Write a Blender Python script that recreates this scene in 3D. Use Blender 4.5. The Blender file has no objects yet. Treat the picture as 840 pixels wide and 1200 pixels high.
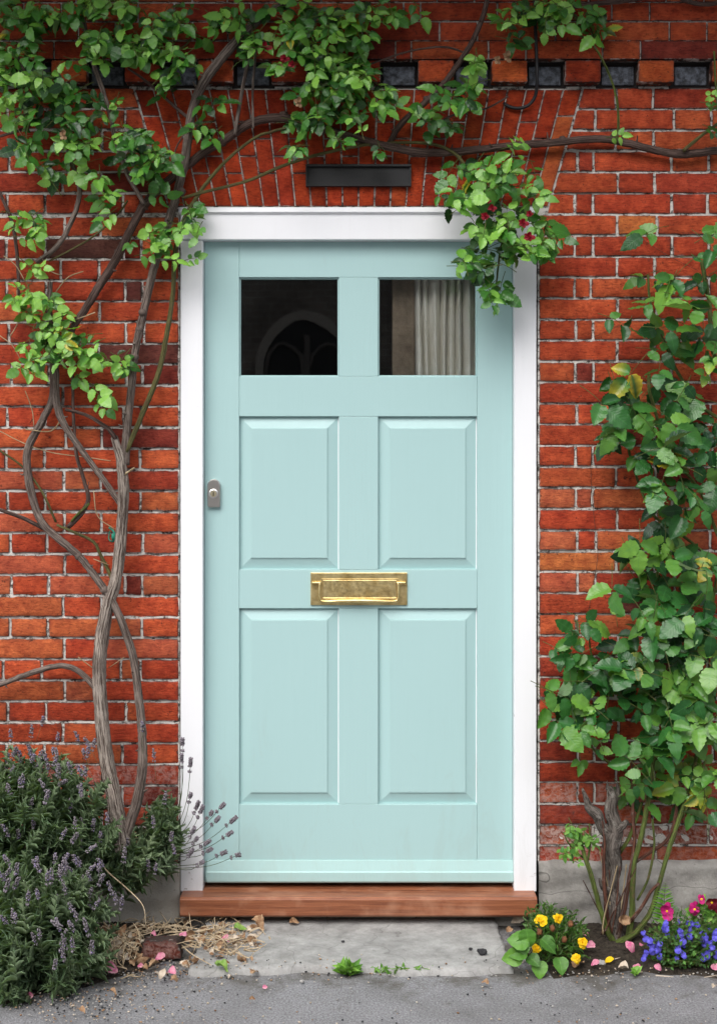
import bpy, math, random
import numpy as np
from mathutils import Vector
random.seed(7); rng = np.random.default_rng(7)
C = bpy.context.scene.collection
R = math.radians
S = .0025                                   # metres per photo pixel on the wall plane
D = 4.0; H = 1.31; HY = 561.                # camera distance, height, horizon row
# ------------------------------------------------------------------ camera, light
cd = bpy.data.cameras.new('camera'); cam = bpy.data.objects.new('camera', cd); C.objects.link(cam)
cam.location = (0, -D, H); cam.rotation_euler = (R(90), 0, 0)
cd.sensor_fit = 'VERTICAL'; cd.sensor_height = 24; cd.lens = 32; cd.shift_y = -39/1200
cd.clip_start = .05; cd.clip_end = 400
sc = bpy.context.scene; sc.camera = cam
SUN_EL, SUN_AZ = 50, 203                    # overcast: the bright part of the cloud, high in front and to the left
w = bpy.data.worlds.new('World'); sc.world = w; w.use_nodes = True
nt = w.node_tree; bg = nt.nodes['Background']
sky = nt.nodes.new('ShaderNodeTexSky'); sky.sky_type = 'NISHITA'; sky.sun_disc = False
sky.sun_elevation = R(SUN_EL); sky.sun_rotation = R(SUN_AZ); sky.dust_density = 4; sky.air_density = 1; sky.ozone_density = 1
hs = nt.nodes.new('ShaderNodeHueSaturation'); hs.inputs['Saturation'].default_value = .32
nt.links.new(sky.outputs[0], hs.inputs['Color']); nt.links.new(hs.outputs[0], bg.inputs[0]); bg.inputs[1].default_value = .15
sl = bpy.data.lights.new('sun', 'SUN'); sl.energy = 1.2; sl.angle = R(55); sl.color = (1, .97, .93)
so = bpy.data.objects.new('sun', sl); C.objects.link(so)
sx, sy = math.sin(R(SUN_AZ)), math.cos(R(SUN_AZ))
sd = Vector((sx*math.cos(R(SUN_EL)), sy*math.cos(R(SUN_EL)), math.sin(R(SUN_EL))))
so.rotation_euler = sd.to_track_quat('Z', 'Y').to_euler(); so.location = sd*8
vs = sc.view_settings; vs.view_transform = 'Standard'; vs.look = 'None'; vs.gamma = 1; vs.exposure = .62; vs.use_curve_mapping = False
# ------------------------------------------------------------------ placing
def P(px, py, d=0.):                        # point at distance d in front of the wall
    k = (D-d)/D
    return np.array([(px-420)*S*k, -d, H+(HY-py)*S*k])
def G(px, py, z=0.):                        # point on the ground at height z
    k = (H-z)/((py-HY)*S)
    return np.array([(px-420)*S*k, -(D-D*k), z])
KD = 1.                                     # 1 on the wall plane, a little more for what stands behind it
def X(px): return (px-420)*S*KD
def Z(py): return H+(HY-py)*S*KD
# ------------------------------------------------------------------ materials
class M:
    def __init__(s, name, col=(.5, .5, .5), rough=.6, spec=.4, metal=0.):
        s.m = bpy.data.materials.new(name); s.m.use_nodes = True; s.t = s.m.node_tree
        s.b = s.t.nodes['Principled BSDF']; s.out = s.t.nodes['Material Output']
        s.set('Base Color', (*col, 1)); s.set('Roughness', rough); s.set('Specular IOR Level', spec); s.set('Metallic', metal)
    def set(s, k, v):
        if isinstance(v, bpy.types.NodeSocket): s.t.links.new(v, s.b.inputs[k])
        else: s.b.inputs[k].default_value = v
    def n(s, t, **k):
        nd = s.t.nodes.new(t)
        for a, v in k.items():
            if a.startswith('i_'):
                a = a[2:]; key = int(a) if a.isdigit() else a
                if isinstance(v, bpy.types.NodeSocket): s.t.links.new(v, nd.inputs[key])
                else: nd.inputs[key].default_value = v
            else: setattr(nd, a, v)
        return nd
    def coord(s, sc=(1, 1, 1)):
        c = s.n('ShaderNodeTexCoord'); mp = s.n('ShaderNodeMapping', i_0=c.outputs['Object']); mp.inputs['Scale'].default_value = sc
        return mp.outputs[0]
    def noise(s, scale, detail=4, rough=.6, vec=None, dist=0.):
        if vec is None: vec = s.coord()
        return s.n('ShaderNodeTexNoise', i_Vector=vec, i_Scale=scale, i_Detail=detail, i_Roughness=rough, i_Distortion=dist).outputs['Fac']
    def ramp(s, v, a, b, ca=0., cb=1.):
        return s.n('ShaderNodeMapRange', i_0=v, i_1=a, i_2=b, i_3=ca, i_4=cb).outputs[0]
    def mix(s, f, a, b, mode='MIX'):
        nd = s.n('ShaderNodeMix', data_type='RGBA', blend_type=mode)
        for i, v in ((0, f), (6, a), (7, b)):
            if isinstance(v, bpy.types.NodeSocket): s.t.links.new(v, nd.inputs[i])
            else: nd.inputs[i].default_value = v if i == 0 else (*v[:3], 1)
        return nd.outputs[2]
    def mth(s, op, a, b=0., c=0.):
        nd = s.n('ShaderNodeMath', operation=op, use_clamp=False)
        for i, v in enumerate((a, b, c)):
            if isinstance(v, bpy.types.NodeSocket): s.t.links.new(v, nd.inputs[i])
            else: nd.inputs[i].default_value = v
        return nd.outputs[0]
    def attr(s, name): return s.n('ShaderNodeAttribute', attribute_name=name)
    def bump(s, h, st=.5, dist=.002):
        s.set('Normal', s.n('ShaderNodeBump', i_Strength=st, i_Distance=dist, i_Height=h).outputs[0])

# brick
mb = M('red_brick', rough=.9, spec=.12)
a = mb.attr('bcol'); col, edge = a.outputs['Color'], a.outputs['Alpha']
pal = mb.attr('spall').outputs['Fac']
n1 = mb.noise(26, 5, .65); n2 = mb.noise(150, 3, .7); n3 = mb.noise(1, 5, .7, mb.coord((22, 22, 120)))
n4 = mb.noise(60, 6, .75, dist=.6); n5 = mb.noise(9, 4, .6)
nf = mb.noise(1, 5, .75, mb.coord((55, 55, 210)), .5)
c = mb.mix(mb.ramp(n1, .34, .66, 0, 1), mb.mix(1., col, (.66, .55, .6), 'MULTIPLY'), mb.mix(1., col, (1.2, 1.3, 1.2), 'MULTIPLY'))
c = mb.mix(mb.ramp(n5, .45, .68, 0, .45), c, mb.mix(1., col, (.5, .5, .58), 'MULTIPLY'))
c = mb.mix(mb.ramp(nf, .49, .64, 0, .75), c, mb.mix(1., c, (.45, .42, .5), 'MULTIPLY'))
c = mb.mix(mb.ramp(nf, .30, .42, .35, 0), c, mb.mix(1., c, (1.5, 1.9, 1.7), 'MULTIPLY'))
c = mb.mix(mb.ramp(n3, .56, .72, 0, .55), c, mb.mix(1., col, (.42, .45, .5), 'MULTIPLY'))
c = mb.mix(mb.ramp(n2, .68, .8, 0, .45), c, (.5, .22, .14)); c = mb.mix(mb.ramp(mb.noise(95, 3, .6), .64, .70, 0, .75), c, (.05, .02, .015))
c = mb.mix(mb.ramp(n4, .62, .67, 0, .85), c, (.045, .022, .018))
sp = mb.mth('MULTIPLY', pal, mb.ramp(n4, .42, .58, 0, 1)); c = mb.mix(sp, c, (.50, .36, .32))
eg = mb.mth('MULTIPLY', mb.ramp(edge, .25, 1, 0, 1), mb.ramp(n4, .40, .52, 0, .95)); c = mb.mix(eg, c, (.045, .035, .032))
es = mb.mth('MULTIPLY', mb.ramp(edge, .45, 1, 0, 1), mb.ramp(n1, .54, .64, 0, .75)); c = mb.mix(es, c, (.55, .50, .47))
mb.set('Base Color', c)
mb.bump(mb.mth('ADD', mb.mth('MULTIPLY', n3, .8), mb.mth('ADD', mb.mth('MULTIPLY', n2, .35), n4)), 1., .0036)
# mortar
mm = M('lime_mortar', rough=.95, spec=.1)
n1 = mm.noise(38, 6, .7, dist=.4); n2 = mm.noise(210, 3, .7); n3 = mm.noise(3.5, 3, .6)
nh = mm.noise(1, 5, .7, mm.coord((26, 26, 70)), .3)
c = mm.mix(mm.ramp(n1, .38, .48), (.06, .05, .045), (.62, .59, .55)); c = mm.mix(mm.ramp(nh, .54, .60, 0, .85), c, (.05, .042, .038)); c = mm.mix(mm.ramp(n1, .60, .75), c, (.78, .75, .70))
c = mm.mix(mm.ramp(n2, .58, .75, 0, .6), c, (.3, .27, .24)); c = mm.mix(mm.ramp(n3, .5, .75, 0, .35), c, (.3, .23, .2))
mm.set('Base Color', c); mm.bump(mm.mth('ADD', n1, mm.mth('MULTIPLY', n2, .5)), 1., .004)
# slate
ms = M('blue_black_slate', rough=.38, spec=.5)
n1 = ms.noise(60, 5, .7); ms.set('Base Color', ms.mix(ms.ramp(n1, .4, .7), (.012, .014, .02), (.15, .17, .21))); ms.bump(ms.mth('ADD', n1, ms.noise(14, 3)), 1, .007)
# painted woods
def paint(name, base, dirt, rough, grime=.25, streak=True):
    p = M(name, base, rough, .45)
    v = p.noise(1, 5, .6, p.coord((60, 60, 3))) ; q = p.noise(3, 3, .5); sp = p.noise(70, 4, .7)
    c = p.mix(p.ramp(q, .3, .7, 0, .10), base, dirt)
    c = p.mix(p.ramp(sp, .72, .78, 0, grime), c, (.12, .10, .08))
    c = p.mix(p.ramp(v, .52, .72, 0, .12), c, dirt); gr = p.noise(1, 6, .75, p.coord((14, 14, 5)), .8)
    sp_ = p.n('ShaderNodeSeparateXYZ'); p.t.links.new(p.coord(), sp_.inputs[0]); lowm = p.ramp(sp_.outputs['Z'], .10, .75, .46, .66)
    c = p.mix(p.mth('MULTIPLY', p.ramp(p.mth('SUBTRACT', gr, lowm), 0, .12), .09), c, (.30, .29, .24))
    p.set('Base Color', c); p.set('Roughness', p.ramp(q, .3, .7, rough-.06, rough+.08))
    p.bump(p.mth('ADD', v, p.mth('MULTIPLY', q, .6)), .5 if streak else .12, .0014)
    return p
mdoor = paint('duck_egg_paint', (.378, .56, .56), (.345, .525, .52), .36, .12)
mdoorb = paint('duck_egg_paint_weathered', (.375, .555, .545), (.32, .48, .46), .42, .3)
mwhite = paint('white_gloss_paint', (.82, .83, .86), (.72, .72, .72), .38, .5)
# chips and scuffs on the white frame toward the ground and edges
mw = mwhite; sp2 = mw.noise(26, 6, .8, dist=.8); geo = mw.n('ShaderNodeSeparateXYZ'); mw.t.links.new(mw.coord(), geo.inputs[0])
low = mw.ramp(geo.outputs['Z'], .05, .9, .6, .715); old = mw.b.inputs['Base Color'].links[0].from_socket
ff = mw.ramp(mw.mth('SUBTRACT', sp2, low), 0, .03, 0, .7); mw.set('Base Color', mw.mix(ff, old, (.30, .27, .24)))
# varnished threshold
mt = M('varnished_hardwood', rough=.45, spec=.4)
g1 = mt.noise(1, 7, .7, mt.coord((5, 60, 140)), .3); g2 = mt.noise(9, 4, .6)
c = mt.mix(mt.ramp(g1, .3, .72), (.12, .036, .018), (.38, .14, .066)); c = mt.mix(mt.ramp(g2, .5, .75, 0, .55), c, (.50, .27, .17))
mt.set('Base Color', c); mt.set('Roughness', mt.ramp(g2, .4, .7, .35, .6)); mt.bump(g1, .4, .0015)
# metals
mbr = M('aged_brass', rough=.3, metal=1.)
n1 = mbr.noise(26, 5, .65); n2 = mbr.noise(120, 3, .6)
mbr.set('Base Color', mbr.mix(mbr.ramp(n1, .35, .65), (.58, .42, .17), (.86, .70, .36))); mbr.set('Roughness', mbr.ramp(n2, .3, .7, .3, .48)); mbr.bump(n1, .2, .001)
mst = M('satin_steel', (.62, .59, .56), .32, metal=1.)
mblk = M('black_painted_metal', (.012, .012, .013), .42); mblk.bump(mblk.noise(80, 3), .2, .001)
mrub = M('black_cable', (.012, .012, .014), .5)
mkey = M('keyhole_dark', (.01, .009, .008), .6)
# concrete and stone
def stone(name, a_, b_, sc=14, crack=.0):
    p = M(name, rough=.92, spec=.15)
    n1 = p.noise(sc, 7, .72); n2 = p.noise(sc*14, 3, .7); n3 = p.noise(sc*.25, 4, .6, dist=.5)
    c = p.mix(p.ramp(n1, .3, .7), a_, b_); c = p.mix(p.ramp(n2, .62, .75, 0, .5), c, (.07, .065, .06)); c = p.mix(p.ramp(n2, .25, .36, .4, 0), c, (.6, .58, .55))
    c = p.mix(p.ramp(n3, .52, .72, 0, .5), c, tuple(v*.5 for v in a_))
    if crack:
        wv = p.n('ShaderNodeTexVoronoi', feature='DISTANCE_TO_EDGE', i_Scale=3.2, i_Vector=p.n('ShaderNodeVectorMath', operation='ADD', i_0=p.coord((1, 1, 1.6)), i_1=p.n('ShaderNodeVectorMath', operation='SCALE', i_0=p.n('ShaderNodeTexNoise', i_Scale=7., i_Vector=p.coord()).outputs['Color'], i_3=.22).outputs[0]).outputs[0])
        ck = p.ramp(wv.outputs['Distance'], .0, .007, crack, 0); c = p.mix(ck, c, (.04, .036, .032))
    p.set('Base Color', c); p.bump(p.mth('ADD', n1, p.mth('MULTIPLY', n2, .4)), .8, .005)
    return p
mplin = stone('rendered_plinth', (.19, .18, .165), (.47, .45, .42), 11, .75)
msm = stone('smooth_cement_render', (.36, .34, .30), (.48, .45, .40), 7, 0)
mstep = stone('worn_concrete', (.20, .197, .19), (.42, .415, .405), 15, .35)
masp = M('asphalt', rough=.9, spec=.2)
n1 = masp.noise(170, 4, .8); n2 = masp.noise(4, 5, .65); vo = masp.n('ShaderNodeTexVoronoi', i_Scale=230., i_Vector=masp.coord())
c = masp.mix(masp.ramp(n1, .3, .68), (.075, .075, .08), (.37, .37, .385)); c = masp.mix(masp.ramp(n2, .42, .7, 0, .5), c, (.10, .097, .095))
c = masp.mix(masp.ramp(vo.outputs['Color'], .90, .96, 0, .5), c, (.38, .37, .36))
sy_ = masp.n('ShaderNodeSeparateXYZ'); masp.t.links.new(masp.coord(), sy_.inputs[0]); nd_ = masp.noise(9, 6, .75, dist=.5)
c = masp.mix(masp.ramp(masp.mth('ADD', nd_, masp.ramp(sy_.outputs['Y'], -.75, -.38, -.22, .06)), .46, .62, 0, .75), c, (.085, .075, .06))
c = masp.mix(masp.ramp(masp.noise(2.2, 5, .7), .55, .62, 0, .25), c, (.09, .09, .09))
masp.set('Base Color', c); masp.bump(masp.mth('ADD', n1, vo.outputs['Distance']), .7, .003)
msoil = M('damp_soil', rough=.95, spec=.15)
n1 = msoil.noise(60, 6, .8); n2 = msoil.noise(260, 3, .7)
c = msoil.mix(msoil.ramp(n1, .35, .7), (.022, .018, .014), (.11, .09, .07)); c = msoil.mix(msoil.ramp(n2, .66, .76, 0, .6), c, (.3, .26, .2))
msoil.set('Base Color', c); msoil.bump(msoil.mth('ADD', n1, n2), 1., .008)
# bark
def bark(name, a_, b_, rough=.85, lich=None, sc=1.):
    p = M(name, rough=rough, spec=.2); tb = p.attr('tb')
    cx = p.n('ShaderNodeMapping', i_0=tb.outputs['Vector']); cx.inputs['Scale'].default_value = (2.2*sc, 2.2*sc, 20*sc)
    n1 = p.noise(1.6, 6, .7, cx.outputs[0], .3); n2 = p.noise(45, 4, .7)
    n3 = p.noise(18, 5, .7); c = p.mix(p.ramp(n1, .43, .56), a_, b_); c = p.mix(p.ramp(n3, .45, .7, 0, .5), c, a_)
    if lich: c = p.mix(p.ramp(n2, .55, .68, 0, .75), c, lich)
    p.set('Base Color', c); p.bump(p.mth('ADD', n1, p.mth('MULTIPLY', n2, .4)), 1., .007); return p
mbk_p = bark('pale_flaking_bark', (.065, .045, .036), (.42, .36, .31))
mbk_d = bark('dark_brown_bark', (.045, .028, .022), (.15, .10, .085), .75)
mbk_m = bark('grey_brown_bark', (.07, .05, .042), (.26, .21, .18))
mbk_g = bark('green_cane', (.05, .06, .016), (.13, .18, .04), .55, (.16, .10, .06))
mbk_o = bark('olive_cane', (.06, .055, .02), (.15, .14, .05), .6, (.12, .07, .04))
mbk_r = bark('red_brown_cane', (.05, .022, .016), (.17, .07, .045), .65, (.25, .2, .17))
mbk_s = bark('grey_stump_bark', (.045, .036, .030), (.19, .165, .145), .9, (.30, .28, .25))
mtwig = bark('straw_twig', (.3, .22, .12), (.55, .44, .28), .8)
# leaves: attribute lf = (random, across, along), yellowness in alpha
def leafm(name, dark, mid, light, rough=.42, vein=9., trans=.22, yel=(.55, .42, .03), veincol=None, spec=.45):
    p = M(name, rough=rough, spec=spec); lf = p.attr('lf'); sep = p.n('ShaderNodeSeparateColor', i_0=lf.outputs['Color'])
    r, u, v = sep.outputs; yl = lf.outputs['Alpha']
    au = p.mth('ABSOLUTE', p.mth('MULTIPLY_ADD', u, 2, -1))
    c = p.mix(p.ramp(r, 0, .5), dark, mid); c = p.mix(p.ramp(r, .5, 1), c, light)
    nn = p.noise(45, 4, .6); c = p.mix(p.ramp(nn, .35, .7, 0, .55), c, p.mix(1., c, (1.5, 1.35, .9), 'MULTIPLY'))
    ph = p.mth('MULTIPLY', p.mth('SUBTRACT', v, p.mth('MULTIPLY', au, .28)), vein*6.283)
    ve = p.ramp(p.mth('SINE', ph), .86, 1., 0, .3); mid_ = p.ramp(au, .0, .09, .75, 0)
    vv = p.mth('MAXIMUM', ve, mid_); lightc = veincol or tuple(min(1, q*1.8+.02) for q in mid)
    c = p.mix(p.mth('MULTIPLY', vv, .5), c, lightc)
    c = p.mix(yl, c, yel)
    bk = p.n('ShaderNodeNewGeometry').outputs['Backfacing']; c = p.mix(bk, c, p.mix(.5, c, (.20, .26, .14)))
    p.set('Base Color', c); p.bump(p.mth('SUBTRACT', p.mth('MULTIPLY', p.mth('SINE', ph), -.35), vv), .45, .0006)
    tr = p.n('ShaderNodeBsdfTranslucent', i_0=p.mix(1., c, (1.3, 1.5, .5), 'MULTIPLY'))
    ms_ = p.n('ShaderNodeMixShader', i_0=trans, i_1=p.b.outputs[0], i_2=tr.outputs[0]); p.t.links.new(ms_.outputs[0], p.out.inputs[0])
    return p
ml_vine = leafm('climbing_rose_leaf', (.008, .042, .009), (.045, .18, .022), (.21, .44, .075), .34, spec=.6)
ml_bush = leafm('rose_bush_leaf', (.006, .038, .012), (.028, .13, .028), (.14, .31, .05), .33, spec=.5)
ml_lav = leafm('lavender_leaf', (.045, .095, .055), (.145, .23, .135), (.31, .40, .28), .6, 0., .2)
ml_small = leafm('bedding_leaf', (.02, .07, .012), (.08, .22, .03), (.2, .40, .07), .45)
ml_stalk = bark('lavender_stalk', (.07, .10, .05), (.16, .2, .11), .7)
ml_grey = leafm('glaucous_leaf', (.05, .10, .07), (.13, .2, .14), (.2, .28, .2), .5)
def flat(name, dark, light, rough=.6, trans=.25, sc=60):
    p = M(name, rough=rough, spec=.3); c = p.mix(p.ramp(p.noise(sc, 4, .6), .35, .68), dark, light); p.set('Base Color', c); p.bump(p.noise(sc*1.5, 4), .6, .002)
    tr = p.n('ShaderNodeBsdfTranslucent', i_0=c); ms_ = p.n('ShaderNodeMixShader', i_0=trans, i_1=p.b.outputs[0], i_2=tr.outputs[0]); p.t.links.new(ms_.outputs[0], p.out.inputs[0]); return p
m_pink = flat('pink_petal', (.62, .10, .26), (.85, .5, .55)); m_red = flat('crimson_petal', (.20, .005, .014), (.42, .018, .04))
m_yel = flat('yellow_petal', (.84, .50, .005), (.90, .66, .015)); m_mag = flat('magenta_petal', (.40, .005, .12), (.62, .03, .25), sc=90); m_mar = flat('maroon_petal', (.10, .004, .012), (.22, .01, .03))
m_lob = flat('blue_petal', (.08, .07, .50), (.20, .18, .80)); m_lav = flat('lavender_bloom', (.13, .11, .125), (.36, .32, .365), .85, .1, 260)
m_vio = flat('violet_floret', (.19, .15, .30), (.36, .30, .50), .7, .2)
m_dry = flat('dry_leaf', (.20, .10, .05), (.52, .35, .21), .85, .15); m_straw = flat('straw', (.38, .28, .17), (.66, .54, .38), .85, .1)
m_tan = flat('pale_husk', (.45, .36, .27), (.70, .62, .52), .8, .15); m_brn = flat('brown_seedhead', (.07, .03, .018), (.24, .10, .04), .9, .05)
m_grn = flat('green_fallen_leaf', (.16, .30, .05), (.32, .45, .12), .5); m_tie = flat('green_tie', (.01, .16, .11), (.03, .3, .2), .4)
m_peb = stone('pebble_stone', (.3, .29, .28), (.5, .49, .47), 60); m_coal = stone('black_clinker', (.02, .02, .022), (.07, .07, .075), 60)

# ------------------------------------------------------------------ mesh helpers
class MB:
    def __init__(s): s.v = []; s.f = []; s.a = []; s.n = 0; s.mi = []
    def add(s, v, f, a=None, mi=0):
        v = np.asarray(v, float); s.v.append(v); s.f += [tuple(int(i)+s.n for i in q) for q in f]; s.n += len(v)
        s.a.append(np.zeros((len(v), 4)) if a is None else np.asarray(a, float)); s.mi += [mi]*len(f)
    def box(s, x0, x1, y0, y1, z0, z1, mi=0):
        s.add([(x, y, z) for x in (x0, x1) for y in (y0, y1) for z in (z0, z1)], [(0, 1, 3, 2), (4, 6, 7, 5), (0, 4, 5, 1), (2, 3, 7, 6), (0, 2, 6, 4), (1, 5, 7, 3)], mi=mi)
    def tube(s, pts, rad, ring=8, step=.012, rough=.0, wob=0., cap=True, mi=0, flatk=1.):
        pts = np.asarray(pts, float); rad = np.broadcast_to(np.asarray(rad, float), (len(pts),))
        P4 = np.vstack([2*pts[0]-pts[1], pts, 2*pts[-1]-pts[-2]]); out = []; rr = []
        for i in range(len(pts)-1):
            n = max(2, int(np.linalg.norm(pts[i+1]-pts[i])/step)); p0, p1, p2, p3 = P4[i:i+4]
            for t in np.linspace(0, 1, n, endpoint=False):
                out.append(.5*((2*p1)+(-p0+p2)*t+(2*p0-5*p1+4*p2-p3)*t*t+(-p0+3*p1-3*p2+p3)*t**3)); rr.append(rad[i]*(1-t)+rad[i+1]*t)
        out.append(pts[-1]); rr.append(rad[-1]); out = np.array(out); rr = np.array(rr); n = len(out)
        if wob: out[1:-1] += np.cumsum(rng.normal(0, wob, (n, 3)), 0)[1:-1]*.0+rng.normal(0, wob, (n-2, 3))
        T = np.gradient(out, axis=0); T /= np.linalg.norm(T, axis=1)[:, None]+1e-9
        ref = np.array([0, -1., 0]) if abs(T[0][1]) < .9 else np.array([1., 0, 0]); A = np.cross(T[0], ref); A /= np.linalg.norm(A)
        vs_ = []; at = []; L = 0; ph = rng.random(ring); seed = rng.random()*40
        prof = 1+rough*rng.normal(0, 1, ring)
        for i in range(n):
            if i: L += np.linalg.norm(out[i]-out[i-1])
            A = A-T[i]*A.dot(T[i]); A /= np.linalg.norm(A)+1e-9; B = np.cross(T[i], A)
            if rough and i % 3 == 0: prof = .7*prof+.3*(1+rough*rng.normal(0, 1.3, ring))
            for j in range(ring):
                th = 2*math.pi*j/ring; r = rr[i]*prof[j]
                vs_.append(out[i]+A*math.cos(th)*r+B*math.sin(th)*r*flatk)
                at.append((math.cos(th)*rr[i]*8+seed, L, math.sin(th)*rr[i]*8, 1))
        # attribute: x = round, y = along, z = round; scaled in the bark shader
        at = np.array(at); at = at[:, [0, 2, 1, 3]]; at[:, :2] *= 12; at[:, 2] *= .45
        fs = [(i*ring+j, i*ring+(j+1) % ring, (i+1)*ring+(j+1) % ring, (i+1)*ring+j) for i in range(n-1) for j in range(ring)]
        if cap: fs += [tuple(range(ring))[::-1], tuple((n-1)*ring+j for j in range(ring))]
        s.add(vs_, fs, at, mi); return out
    def blob(s, c, r, n=7, m=5, jit=.15, mi=0):
        c = np.asarray(c, float); r = np.broadcast_to(np.asarray(r, float), (3,)); v = []; f = []
        for i in range(m+1):
            a_ = math.pi*i/m
            for j in range(n):
                b_ = 2*math.pi*j/n+i*.4; k = 1+rng.normal(0, jit)
                if i in (0, m): k = 1
                v.append(c+r*np.array([math.sin(a_)*math.cos(b_), math.sin(a_)*math.sin(b_), math.cos(a_)])*k)
        for i in range(m):
            for j in range(n): f.append((i*n+j, (i+1)*n+j, (i+1)*n+(j+1) % n, i*n+(j+1) % n))
        s.add(v, f, mi=mi)
    def build(s, name, mats, parent=None, attr='tb', smooth=True, bevel=0., origin=None):
        me = bpy.data.meshes.new(name); V = np.vstack(s.v)
        if origin is not None: V = V-np.asarray(origin)
        me.from_pydata(V.tolist(), [], s.f)
        if not isinstance(mats, (list, tuple)): mats = [mats]
        for m_ in mats: me.materials.append(m_.m)
        if len(mats) > 1: me.polygons.foreach_set('material_index', s.mi)
        at = me.attributes.new(attr, 'FLOAT_COLOR', 'POINT'); at.data.foreach_set('color', np.vstack(s.a).astype(np.float32).ravel())
        me.polygons.foreach_set('use_smooth', [smooth]*len(me.polygons)); me.update()
        o = bpy.data.objects.new(name, me); C.objects.link(o); o.parent = parent
        if origin is not None and parent is None: o.location = origin
        elif origin is not None: o.location = Vector(origin)-parent.location
        elif parent is not None: o.location = -parent.location
        if bevel:
            b = o.modifiers.new('b', 'BEVEL'); b.width = bevel; b.segments = 2; b.limit_method = 'ANGLE'; b.angle_limit = R(40); b.harden_normals = False
        return o
def tag(o, label, cat, group=None, kind=None):
    if label: o['label'] = label
    if cat: o['category'] = cat
    if group: o['group'] = group
    if kind: o['kind'] = kind
    return o
def thing(name, label, cat, loc=(0, 0, 0), group=None, kind=None):
    o = bpy.data.objects.new(name, None); C.objects.link(o); o.location = loc; o.empty_display_size = .05
    return tag(o, label, cat, group, kind)

# ------------------------------------------------------------------ ground
b = MB(); b.box(-40, 40, -60, .0, -.3, 0); tag(b.build('pavement', masp, smooth=False), 'grey asphalt pavement along the foot of the wall', None, kind='structure')
def sheet(name, x0, x1, y0, y1, z, mat, edge, amp, label, n=90):
    b = MB(); xs = np.linspace(x0, x1, n*2); ys = np.linspace(y0, y1, n); v = []
    a0 = rng.random(6)*6
    for y in ys:
        for x in xs:
            e = edge(x, y); h = (math.sin(x*31+a0[0])+math.sin(y*43+a0[1])+math.sin(x*83+y*57+a0[2]))*.25+rng.normal(0, .35)
            v.append((x, y, z*min(1, max(-.4, e*14))+amp*h*min(1, max(0, e*14))))
    m_ = len(xs); b.add(v, [(j*m_+i, j*m_+i+1, (j+1)*m_+i+1, (j+1)*m_+i) for j in range(n-1) for i in range(m_-1)])
    return tag(b.build(name, mat), label, None, kind='structure')
xl = lambda f, s_: (lambda x, y: y+f(x)+.02*math.sin(x*17+s_)+.012*math.sin(x*41+s_))
sheet('soil_bed', X(-60), X(225), -.66, -.002, .014, msoil, lambda x, y: y+(.60 if x < X(80) else .60-.30*min(1, (x-X(80))/.33))+.02*math.sin(x*17)+.012*math.sin(x*41), .004, 'dark soil bed below the lavender')
sheet('soil_bed', X(600), X(1000), -.50, -.002, .014, msoil, lambda x, y: min(y+.395+.02*math.sin(x*15)+.01*math.sin(x*41), (x-X(607)-.1*max(0, -y-.0))*1.), .004, 'dark soil bed below the rose bush')

# ------------------------------------------------------------------ brick wall
PAL = [((.45, .072, .030), 34), ((.41, .058, .026), 26), ((.50, .10, .038), 22), ((.34, .050, .026), 12), ((.47, .082, .032), 20), ((.22, .038, .026), 6), ((.48, .11, .042), 5), ((.13, .038, .030), 2)]
def brick(B, q, y=0., depth=.03, cb=None, spall=0., dark=0., rnd=.0030, thin=False):
    """q = TL, TR, BR, BL in (x, z)"""
    TL, TR, BR, BL = [np.array(k, float) for k in q]
    w_ = max(np.linalg.norm(TR-TL), .01); h_ = max(np.linalg.norm(TL-BL), .01)
    nu = max(3, int(w_/.018)); nv = max(3, int(h_/.016))
    su = np.array([0, min(.3, rnd/w_)]+list(np.linspace(0, 1, nu+1)[1:-1])+[1-min(.3, rnd/w_), 1]); sv = np.array([0, min(.3, rnd/h_)]+list(np.linspace(0, 1, nv+1)[1:-1])+[1-min(.3, rnd/h_), 1])
    off = rng.normal(0, .0007 if thin else .0013); tx, tz = rng.normal(0, .0012, 2)*(.4 if thin else 1)
    v = []; at = []; nu_, nv_ = len(su), len(sv)
    col = np.array(cb if cb is not None else random.choices([p[0] for p in PAL], [p[1] for p in PAL])[0])*(1-.5*dark)*rng.uniform(.85, 1.12)
    jj = .0003 if thin else .0008
    for j, t in enumerate(sv):
        for i, s_ in enumerate(su):
            p = (TL*(1-s_)+TR*s_)*(1-t)+(BL*(1-s_)+BR*s_)*t
            ed = i in (0, nu_-1) or j in (0, nv_-1); ed2 = i in (1, nu_-2) or j in (1, nv_-2); cr = i in (0, nu_-1) and j in (0, nv_-1)
            ctr = (TL+BR)*.5
            if cr: p = p+(ctr-p)/np.linalg.norm(ctr-p)*rnd*.7
            if ed: p = p+rng.normal(0, jj, 2)
            yy = y+off+tx*(s_-.5)+tz*(t-.5)+(.0022*(rnd/.0038) if ed else 0)+rng.normal(0, .0004 if thin else .0006)+(abs(rng.normal(0, .0035))*spall if not ed else 0)
            v.append((p[0], yy, p[1])); at.append((*col, 1. if ed else (.45 if ed2 else 0.)))
    f = [(j*nu_+i, (j+1)*nu_+i, (j+1)*nu_+i+1, j*nu_+i+1) for j in range(nv_-1) for i in range(nu_-1)]
    per = [j for j in range(nu_)]+[j*nu_+nu_-1 for j in range(1, nv_)]+[(nv_-1)*nu_+i for i in range(nu_-2, -1, -1)]+[j*nu_ for j in range(nv_-2, 0, -1)]
    base = len(v); k = len(per)
    for q_ in per: v.append(v[q_]); at.append((*(col*.6), 1))
    for q_ in per: v.append((v[q_][0], y+depth, v[q_][2])); at.append((*(col*.4), 1))
    f += [(base+i, base+(i+1) % k, base+k+(i+1) % k, base+k+i) for i in range(k)]
    B.add(v, f, at); B.sp += [spall]*len(v)
def newB(): b_ = MB(); b_.sp = []; return b_
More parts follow.
